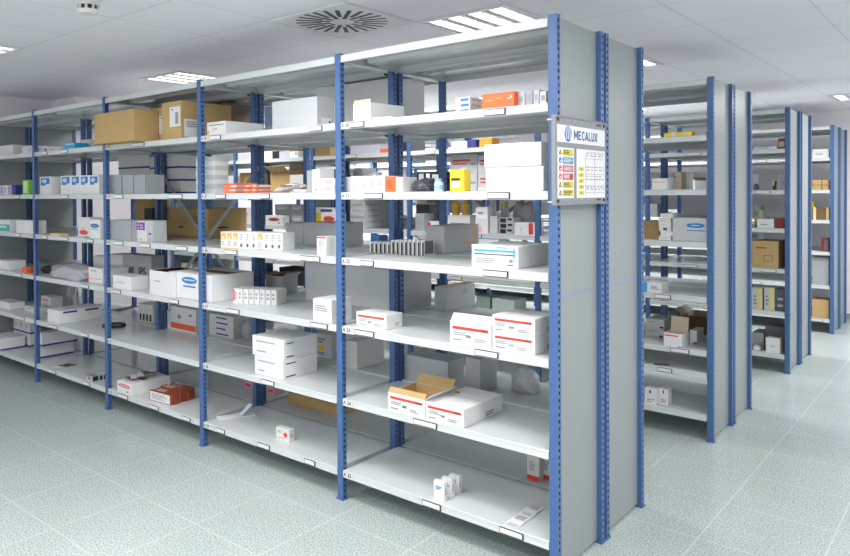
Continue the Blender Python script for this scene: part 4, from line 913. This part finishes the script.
for i in range(3):
    for j in range(2):
        s = Spec(); s.w, s.d, s.h, s.rot, s.z = .128, .11, .13, 0, zlev('A', 6)+.001+j*.131
        s.c = Vector((-7.80+.064+.132*i, fr.P.y+.32, s.z))
        carton(s, 'carton', '%s white navy-banded carton, %s column at back, bottom shelf, leftmost bay'%(('lower','upper')[j], ('left','middle','right')[i]), 'carton', WHITE, NB+[('lines','F',.25,.4,.75,.75,3,PALEINK)], group='white navy-banded upright cartons')
for j in range(2):
    s = spec('A', 6, 35, 42, 343, off=.10, d=.34); s.h = .125; s.w = .10; s.z = zlev('A', 6)+.001+j*.126; s.c = s.P+s.dv*(s.w/2-.03)+s.nv*(s.d/2); s.c.z = s.z
    carton(s, 'carton', '%s long white navy-banded carton beside the fourth post, bottom shelf'%('lower','upper')[j], 'carton', WHITE, NB)
# ===== second, third and farthest racks
SUB = {}
def goods(rk, lv, bay, x0, x1, top, look, mt, dec=(), base=None, off=.03, d=.2, side=None, rear=False, name='carton', group=None, op=None, z=None, stick=()):
    s = spec(rk, lv, x0, x1, top, base=base, off=off, d=d, side=side, rear=rear, z=z)
    lab = look+', '+where(rk, bay, lv)
    cat = name.replace('_', ' ')
    if op is not None: return carton_open(s, name, lab, cat, mt, dec, flaps=op[0], inner=op[1], lean=op[2] if len(op) > 2 else None, group=group), s
    return carton(s, name, lab, cat, mt, dec, stick, group=group), s
# second rack, right-hand bay
goods('B',1,1,664,692,133,'low yellow and white box',YELLOW,[('F',.28,.1,.42,.9,WHITE),('F',.72,.1,.78,.9,WHITE)],off=.03,d=.12,name='medicine_box')
goods('B',1,1,693,706,132.5,'low white box behind the post',WHITE,off=.1,d=.15)
goods('B',2,1,651.7,667.5,178.6,'white carton with amber print',WHITE,[('lines','F',.1,.6,.9,.75,1,AMBER)],side=674,name='carton')
goods('B',2,1,695,707,180.5,'grey carton with brown flaps raised',LGREY,op=('LB',BROWN,{'L':50,'B':20}),off=.04,d=.3)
goods('B',2,1,675.5,681.5,172,'tall beige upright box',BEIGE,off=.25,d=.1)
goods('B',3,1,672.3,707,217.6,'large grey carton with blue oval emblem',LGREY,[('oval','F',.68,.68,.27,.10,LOGOB),('F',.42,.44,.95,.48,LOGOB),('F',.55,.66,.8,.70,mat('pale_logo_blue',(.45,.65,.85),.5),.0012)],off=.03,d=.3)
s = spec('B',3,659.3,671.8,213.5,off=.05,d=.2)
for i,q in enumerate(split_stack(s,6,jit=.008)): carton(q,'leaflet_stack','%s from bottom of stacked white paper bundles, third shelf, right-hand bay, second rack'%ordn(i,6),'paper bundle',WHITE if i%2 else OFFW,[('F',.35,.2,.65,.8,DGREY)] if i==2 else [('lines','F',.2,.3,.8,.6,1,PINK)],group='stacked white paper bundles',seamed=False)
goods('B',3,1,641,658.8,221,'brown carton beside the paper bundles',BROWN,off=.22,d=.2,name='cardboard_box')
goods('B',4,1,643.6,661.5,281.8,'white carton with cyan edge',WHITE,[('F',.0,0,.2,1,CYAN),('lines','F',.4,.3,.9,.7,3,PALEINK)],base=295.2,d=.15)
goods('B',5,1,663.7,682,332.4,'white carton with red line, beige flap standing open',WHITE,[('F',.06,.78,.80,.88,RED),('F',.75,.0,1,.06,NAVY)],base=350.6,side=688.5,op=('B',BEIGE,{'B':8,'Bh':.10}))
goods('B',5,1,689.5,697,330,'white carton with navy corner behind the opened one',OFFW,[('F',.5,0,1,.12,NAVY)],off=.2,d=.16)
for j in range(2):
    s = spec('B',5,645,664,318,off=.26,d=.2); q = split_stack(s,2)[j]
    carton(q,'carton','%s of two grey cartons at left, '%('lower','upper')[j]+where('B',1,5),'carton',LGREY,[('lines','F',.2,.6,.7,.75,1,INK),('oval','F',.85,.15,.1,.12,BLACKINK)],group='two grey cartons at left')
goods('B',5,1,682,706,315,'dark brown open carton at back',DBROWN,rear=True,off=.05,d=.3,op=('LR',BEIGE,{'L':60,'R':65}))
for i,(xa,xb) in enumerate(((644.5,656),(657,668))):
    s = spec('B',6,xa,xb,387.5,base=404,d=.08); carton(s,'medicine_box','%s of two small white boxes, '%('left','right')[i]+where('B',1,6),'medicine box',WHITE,[('F',.4,.7,.55,.9,NAVY),('lines','F',.2,.15,.8,.4,2,PALEINK),('oval','F',.75,.35,.06,.06,RED)],group='two small white boxes',seamed=False)
c = atZ(651, 370, .4715); c.y = RACKS['B'][0]+.06; o = blister('blister_pack','black blister pack near left post on the extra low shelf, right-hand bay, second rack',c,.11,.06,.5,None,mt=MATS['dark_foil'])
# second rack, second bay (seen through the nearest rack's right-hand bay)
goods('B',1,2,452,467,142,'low white carton',WHITE,off=.04,d=.2)
goods('B',1,2,480,492,138.5,'orange box',mat('orange_card',(.85,.35,.04),.45),off=.05,d=.12,name='medicine_box')
goods('B',1,2,467,476,140,'small navy box',NAVY,off=.06,d=.1,name='medicine_box')
for i in range(6):
    q = atY(500+5*i, 140, RACKS['B'][0]+.10); q.z = zlev('B',1)+.001+.0095*(i%3)
    sheetpack('leaflet','white paper packet in loose heap, top storage shelf, second bay from right, second rack','leaflet',q,.11,.08,.009,rng.uniform(-.4,.4),(WHITE,OFFW,WHITE,PINK)[i%4],'white paper heap',dec=[('T',.1,.1,.4,.4,RED),('F',.5,.2,.9,.8,RED if i>3 else PALEINK)])
RT = [('F',.1,.62,.75,.72,RED),('F',.1,.44,.6,.52,RED),('F',.75,.4,.95,.5,INK),('F',.4,.15,.6,.3,LWHITE)]
for j,(xa,xb) in enumerate(((450.5,477),(478.5,505))):
    s = spec('B',2,xa,xb,155,off=.10,d=.3)
    for i,q in enumerate(split_stack(s,2)): carton(q,'carton','%s grey red-printed carton, %s stack, second shelf, second bay, second rack'%(('lower','upper')[i],('left','right')[j]),'carton',LGREY,RT,group='grey red-printed cartons')
goods('B',2,2,417,441,172,'black box with white marks',BLACK,[('F',.1,.4,.3,.9,LGREY),('F',.4,.35,.55,.9,WHITE),('F',.65,.4,.9,.85,LGREY)],off=.05,d=.15)
goods('B',3,2,415.5,424,213.5,'grey upright box',GREY,off=.04,d=.15)
goods('B',3,2,426,440,221,'white box with red corner',WHITE,[('F',0,.5,.2,.9,RED)],off=.1,d=.12)
o,s = goods('B',3,2,448,470,215,'white carton carrying two yellow jars',WHITE,[('lines','F',.1,.3,.9,.6,1,INK)],off=.12,d=.2)
zt = s.z+s.h+.0005
for i,(xa,xb) in enumerate(((449.5,458),(459.5,468))):
    q = spec('B',3,xa,xb,199.5,off=.16,d=.07,z=zt); bottle(q,'bottle','%s yellow jar standing on a white carton, third shelf, second bay, second rack'%('left','right')[i],YELLOW,AMBER,lab=AMBER,group='two yellow jars')
o,s = goods('B',3,2,475.5,488,218,'lilac and white carton under a white pack',OFFW,[('F',0,.0,.5,.45,PINK)],off=.05,d=.14)
q = spec('B',3,476,487.5,207,off=.06,d=.11,z=s.z+s.h+.0005); carton(q,'carton','white pack lying on the lilac and white carton, third shelf, second rack','carton',WHITE,[('lines','F',.2,.3,.8,.6,1,INK)])
goods('B',3,2,490,497.5,216,'grey upright box left of foil packs',LGREY,off=.06,d=.12)
for i in range(3):
    s = spec('B',3,499,513.5,217.5,off=.05,d=.12); q = split_stack(s,3)[i]; carton(q,'medicine_box','%s of three black and silver packs, '%('lowest','middle','topmost')[i]+where('B',2,3),'medicine box',FOIL,[('F',.1,.1,.5,.9,BLACK),('F',.6,.5,.9,.9,BLACK)],group='black and silver packs',seamed=False)
s = spec('B',3,508,532,200,off=.22,d=.16); lump(s,'plastic_bag','large grey polythene bag at back, '+where('B',2,3),'bag',GREYBAG,21,.5)
for i,(xa,xb) in enumerate(((502.5,507.5),(499.5,502))):
    s = spec('B',3,xa,xb,201+3*i,off=.30,d=.05); bottle(s,'bottle','%s slim yellow-capped bottle behind black and silver packs, second rack'%('right','left')[i],OFFW,YELLOW,lab=YELLOW,group='slim yellow bottles')
goods('B',3,2,514.5,535,222.5,'white box with bright red end',WHITE,[('F',.70,.05,.90,1,RED),('F',.3,.3,.34,.6,PINK)],off=.03,d=.14,name='medicine_box')
goods('B',5,2,476,489.5,296,'grey-green carton',mat('grey_green_card',(.35,.45,.40),.55),off=.05,d=.2)
goods('B',5,2,492,514,298,'pale green-white carton',mat('pale_green_white',(.66,.74,.70),.55),off=.05,d=.2)
goods('B',4,2,476,489,276,'black box standing in for gap shadow',BLACK,off=.1,d=.2)  # black box put in where only the gap's shadow falls
# second rack, third bay
goods('B',1,3,352,380,146,'low lilac-grey carton',mat('lilac_grey',(.52,.53,.62),.5),off=.04,d=.25)
goods('B',1,3,381,392,149,'thin orange box',ORANGE,off=.04,d=.12,name='medicine_box')
goods('B',2,3,321,334,170,'dark grey carton',DGREY,off=.1,d=.2)
goods('B',2,3,370,376,172,'white and lilac upright box',WHITE,[('F',0,0,.5,1,LILAC)],off=.1,d=.1)
goods('B',2,3,352,366,176,'lilac-grey low carton',MATS['lilac_grey'],off=.1,d=.2)
s = spec('B',3,351,364.3,199.7,off=.03,side=389)
for i,q in enumerate(split_stack(s,5)): carton(q,'carton','%s from bottom of five stacked grey cartons, third shelf, third bay, second rack'%ordn(i,5),'carton',LGREY,[('lines','F',.1,.1,.9,.25,1,INK),('lines','R',.1,.1,.8,.3,1,INK)],group='five stacked grey cartons',seamed=False)
o,s = goods('B',3,3,322,336,213,'white box with red oval emblem',WHITE,[('oval','F',.5,.6,.38,.2,RED),('lines','F',.1,.2,.9,.3,1,PINK)],off=.04,d=.15)
o,s2 = goods('B',3,3,316,321.3,213.5,'amber box left of red oval box',YELLOW,off=.04,d=.15)
q = spec('B',3,316.5,335,207.5,off=.06,d=.12,z=max(s.z+s.h, s2.z+s2.h)+.0006); carton(q,'carton','white and navy flat carton lying on the red oval box, second rack','carton',WHITE,[('F',.25,.2,.85,.7,NAVY)])
# second rack, fourth and leftmost bays
for i,(xa,xb,mt,nm) in enumerate(((264,272.5,WHITE,'white'),(273.5,279.5,BLACK,'black'),(280.2,289.8,MATS['lilac_grey'],'lilac-grey'),(290.5,298.5,WHITE,'white dark-spotted'))):
    goods('B',1,4,xa,xb,151.5,nm+' low box',mt,[('oval','F',.75,.6,.1,.15,BLACKINK)] if i==3 else [],off=.03,d=.15,name='medicine_box')
goods('B',2,4,271.5,290,172,'brown carton with raised flap',BROWN,off=.08,d=.25,name='cardboard_box',op=('FB',BEIGE,{'F':60,'B':30}))
goods('B',2,4,290.5,303,175,'white carton right of brown one',WHITE,[('lines','F',.1,.4,.9,.55,1,LOGOB)],off=.06,d=.2)
goods('B',2,5,227.5,233.5,176,'white upright box',WHITE,off=.05,d=.1)
goods('B',2,4,241,255,173,'brown carton behind posts',BROWN,off=.15,d=.2,name='cardboard_box')
for j in range(2):
    for i,(xa,xb) in enumerate(((276,290),(290.5,303.5))):
        s = spec('B',3,xa,xb,204.3,off=.16,d=.2); q = split_stack(s,2)[j]; carton(q,'carton','%s %s of four grey cartons, third shelf, fourth bay, second rack'%(('lower','upper')[j],('left','right')[i]),'carton',GREY,[('F',.15,.5,.85,.9,LGREY),('F',.2,.55,.7,.62,LWHITE,.0012)],group='four grey cartons',seamed=False)
goods('B',3,4,266,282.5,215.3,'white box with rust oval emblem',OFFW,[('oval','F',.5,.6,.32,.18,RUST),('oval','F',.8,.25,.08,.08,INK)],off=.03,d=.1)
goods('B',3,4,240.3,250.3,208,'white upright carton',WHITE,[('lines','F',.3,.3,.9,.7,3,PALEINK)],off=.04,d=.12)
s = spec('B',3,211.5,233,212.8,off=.05,d=.22); s_ = s
carton_open(s,'bin','bright red open plastic bin, '+where('B',5,3),'bin',mat('red_plastic',(.75,.03,.02),.3),flaps='',inner=MATS['red_plastic'])
goods('B',4,5,212,220,234,'flat red box',RED,off=.05,d=.15,name='medicine_box')
goods('B',5,4,279.5,304,267,'dark carton with brown inside',BLACK,rear=True,off=.05,d=.25,op=('',DBROWN))
goods('B',4,5,214,230,240,'grey carton',LGREY,rear=True,off=.05,d=.25)
# third rack, right-hand bay
goods('C',1,1,754,777,147,'low white printed carton',OFFW,[('lines','F',.1,.4,.9,.7,2,INK)],off=.03,d=.2)
goods('C',1,1,778,785,138.5,'red-brown upright box',RUST,[('F',.1,.2,.9,.7,BEIGE)],off=.05,d=.12)
for j in range(2):
    s = spec('C',2,776.5,785.2,175.5,off=.05,d=.2); q = split_stack(s,2)[j]; carton(q,'carton','%s of two grey cartons at right post, '%('lower','upper')[j]+where('C',1,2),'carton',GREY,group='two grey cartons at right post')
goods('C',2,1,772.5,776,181,'small dark wedge-shaped pack',BLACK,[('F',0,.5,.5,1,AMBER)],off=.05,d=.08,name='medicine_box')
s = spec('C',2,752,757.5,183.5,off=.06,d=.12); lump(s,'plastic_bag','small grey pouch at left, '+where('C',1,2),'bag',DGREY,33)
goods('C',3,1,757,774,219,'low white box',WHITE,[('lines','F',.2,.3,.9,.5,1,INK)],off=.03,d=.18)
goods('C',3,1,774.6,785.2,218.7,'dark red-brown box',mat('dark_red',(.20,.03,.02),.5),off=.03,d=.18)
for i,(xa,xb,mt) in enumerate(((753,756.5,GREEN),(757.5,764.5,OFFW))):
    s = spec('C',3,xa,xb,205.5,off=.25,d=.1); bottle(s,'bottle','%s bottle behind low white box, '%('green','off-white')[i]+where('C',1,3),mt,GREEN if i else LWHITE,lab=mat('pale_yellow',(.80,.62,.22),.5))
goods('C',4,1,752,778.5,240.5,'large brown carton with printed frame',BROWN,[('F',.45,.25,.8,.27,DBROWN),('F',.45,.45,.8,.47,DBROWN),('F',.45,.25,.47,.47,DBROWN),('F',.78,.25,.8,.47,DBROWN),('lines','F',.15,.7,.8,.78,1,DBROWN)],off=.03,d=.32,name='cardboard_box')
for i,(xa,xb) in enumerate(((752,762.6),(764,774.6))): goods('C',5,1,xa,xb,287.5,'%s white carton with yellow stripe'%('left','right')[i],LGREY,[('F',.62,.0,.85,1,YELLOW),('lines','F',.15,.2,.5,.7,3,INK)],off=.03,d=.2,group='white yellow-striped cartons')
goods('C',5,1,775.5,785.3,289,'black and grey box',DGREY,[('F',.2,.5,.8,.6,LGREY),('F',.2,.2,.8,.3,LGREY)],off=.06,d=.2)
goods('C',6,1,765.7,781,337.3,'small white carton before dark grey one',WHITE,[('F',.93,0,1,1,BROWN),('lines','F',.3,.4,.7,.5,1,PALEINK)],off=.03,d=.1)
goods('C',6,1,765,785.3,325,'dark grey carton',DGREY,off=.16,d=.25)
goods('C',6,1,752,764,332,'grey carton left of the dark one',GREY,off=.16,d=.25)
s = spec('C',6,752,760,345.5,off=.04,d=.1); lump(s,'plastic_bag','small white pouch, '+where('C',1,6),'bag',WHITE,41)
# farthest rack, right-hand bay
goods('D',1,1,812,829.3,149.5,'white carton',OFFW,[('lines','F',.2,.3,.8,.6,2,PALEINK)],off=.03,d=.2)
for i,(xa,xb) in enumerate(((812,821.5),(822,829.3))): goods('D',2,1,xa,xb,180,'%s brown carton'%('left','right')[i],BROWN,[('F',0,.45,1,.52,DBROWN)],off=.03,d=.2,name='cardboard_box',group='brown cartons in pair')
goods('D',3,1,813,829.3,207.5,'brown bin with yellow ends',DBROWN,[('F',0,0,.18,1,mat('pale_yellow',(.80,.62,.22),.5)),('F',.82,0,1,1,MATS['pale_yellow'])],off=.04,d=.2,name='bin',op=('LR',YELLOW,{'L':20,'R':20}))
goods('D',4,1,820.7,829.3,238,'dark red box',MATS['dark_red'],[('F',.4,.1,.9,.9,DGREY)],off=.04,d=.15,name='medicine_box')
goods('D',5,1,812,829.3,257,'grey carton',GREY,off=.04,d=.25)
goods('D',6,1,812,829.3,299,'brown low carton',BROWN,off=.04,d=.25,name='cardboard_box')
# goods further in, in the deeper halves of the racks
PALS = [('white', WHITE, []), ('white', WHITE, [('lines','F',.15,.3,.7,.6,2,PALEINK)]), ('off-white', OFFW, [('F',.05,.7,.95,.82,LOGOB)]), ('light grey', LGREY, []), ('grey', GREY, [('lines','F',.2,.5,.7,.7,1,BLACKINK)]),
        ('brown', BROWN, []), ('white red-marked', WHITE, [('F',.1,.6,.5,.8,RED)]), ('pale lilac', LILAC, []), ('dark grey', DGREY, []), ('white blue-marked', WHITE, [('F',.1,.55,.4,.85,LOGOB)])]
def filler(rk, rear, bays, levels, fillp):
    yf, yr, lev = RACKS[rk]; y0 = yr-MOD if rear else yf
    for b in bays:
        for l in levels:
            x = XP[b]+.06; xe = XP[b-1]-PW-.05; z = lev[l]+.0008; n = 0
            gap = (lev[l-1]-lev[l])-.08
            while x < xe-.12:
                w_ = rng.uniform(.10, .34); w_ = min(w_, xe-x)
                if rng.random() < fillp:
                    s = Spec(); s.w = w_; s.d = rng.uniform(.15, .36); s.h = rng.uniform(.09, min(.27, gap)); s.rot = 0; s.z = z
                    s.P = Vector((x, y0+rng.uniform(.04, .07), z)); s.dv = Vector((1,0,0)); s.nv = Vector((0,1,0))
                    P, w2, d2 = fit(rk, s.P, s.w, s.d, z, s.h)
                    if w2 > .07 and d2 > .08:
                        s.w, s.d, s.P = w2, d2, P; s.c = P+Vector((w2/2, d2/2, 0)); s.c.z = z; n += 1
                        nm, mt, dec = PALS[rng.randrange(len(PALS))]
                        sz = 'wide' if s.w > .26 else ('tall' if s.h > s.w*1.1 else ('flat' if s.h < .12 else 'medium'))
                        carton(s, 'cardboard_box' if mt is BROWN else 'carton', '%s %s carton, %s placed from left, %s, %s, %s%s'%(sz, nm, ordn(n-1, 12), SHN[l], BAYN[b].replace(' from right', ''), RKN[rk], ' back' if rear else ''), 'carton', mt, dec, group='cartons in the %s of the %s'%('back half' if rear else 'front half', RKN[rk]))
                x += w_+rng.uniform(.02, .14)
filler('B', True, (2, 3, 4), (1, 2, 3, 4), .55)
filler('B', False, (3, 4, 5), (4, 5), .5)
filler('C', False, (2, 3, 4), (1, 2, 3, 4, 5), .55)
filler('C', True, (1, 2), (2, 3, 4), .5)
filler('D', False, (2, 3), (1, 2, 3, 4), .5)
# ------------------------------------------------------------------ light and look
w = bpy.data.worlds.new('world'); SC.world = w; w.use_nodes = True
bg = w.node_tree.nodes['Background']; bg.inputs[0].default_value = (0.93, 0.96, 1.0, 1); bg.inputs[1].default_value = WORLD_E
SC.view_settings.view_transform = 'Standard'; SC.view_settings.look = 'None'; SC.view_settings.gamma = 1
SC.view_settings.use_curve_mapping = False; SC.view_settings.exposure = EXPO
SC.cycles.use_denoising = True
SC.cycles.max_bounces = 8; SC.cycles.diffuse_bounces = 5
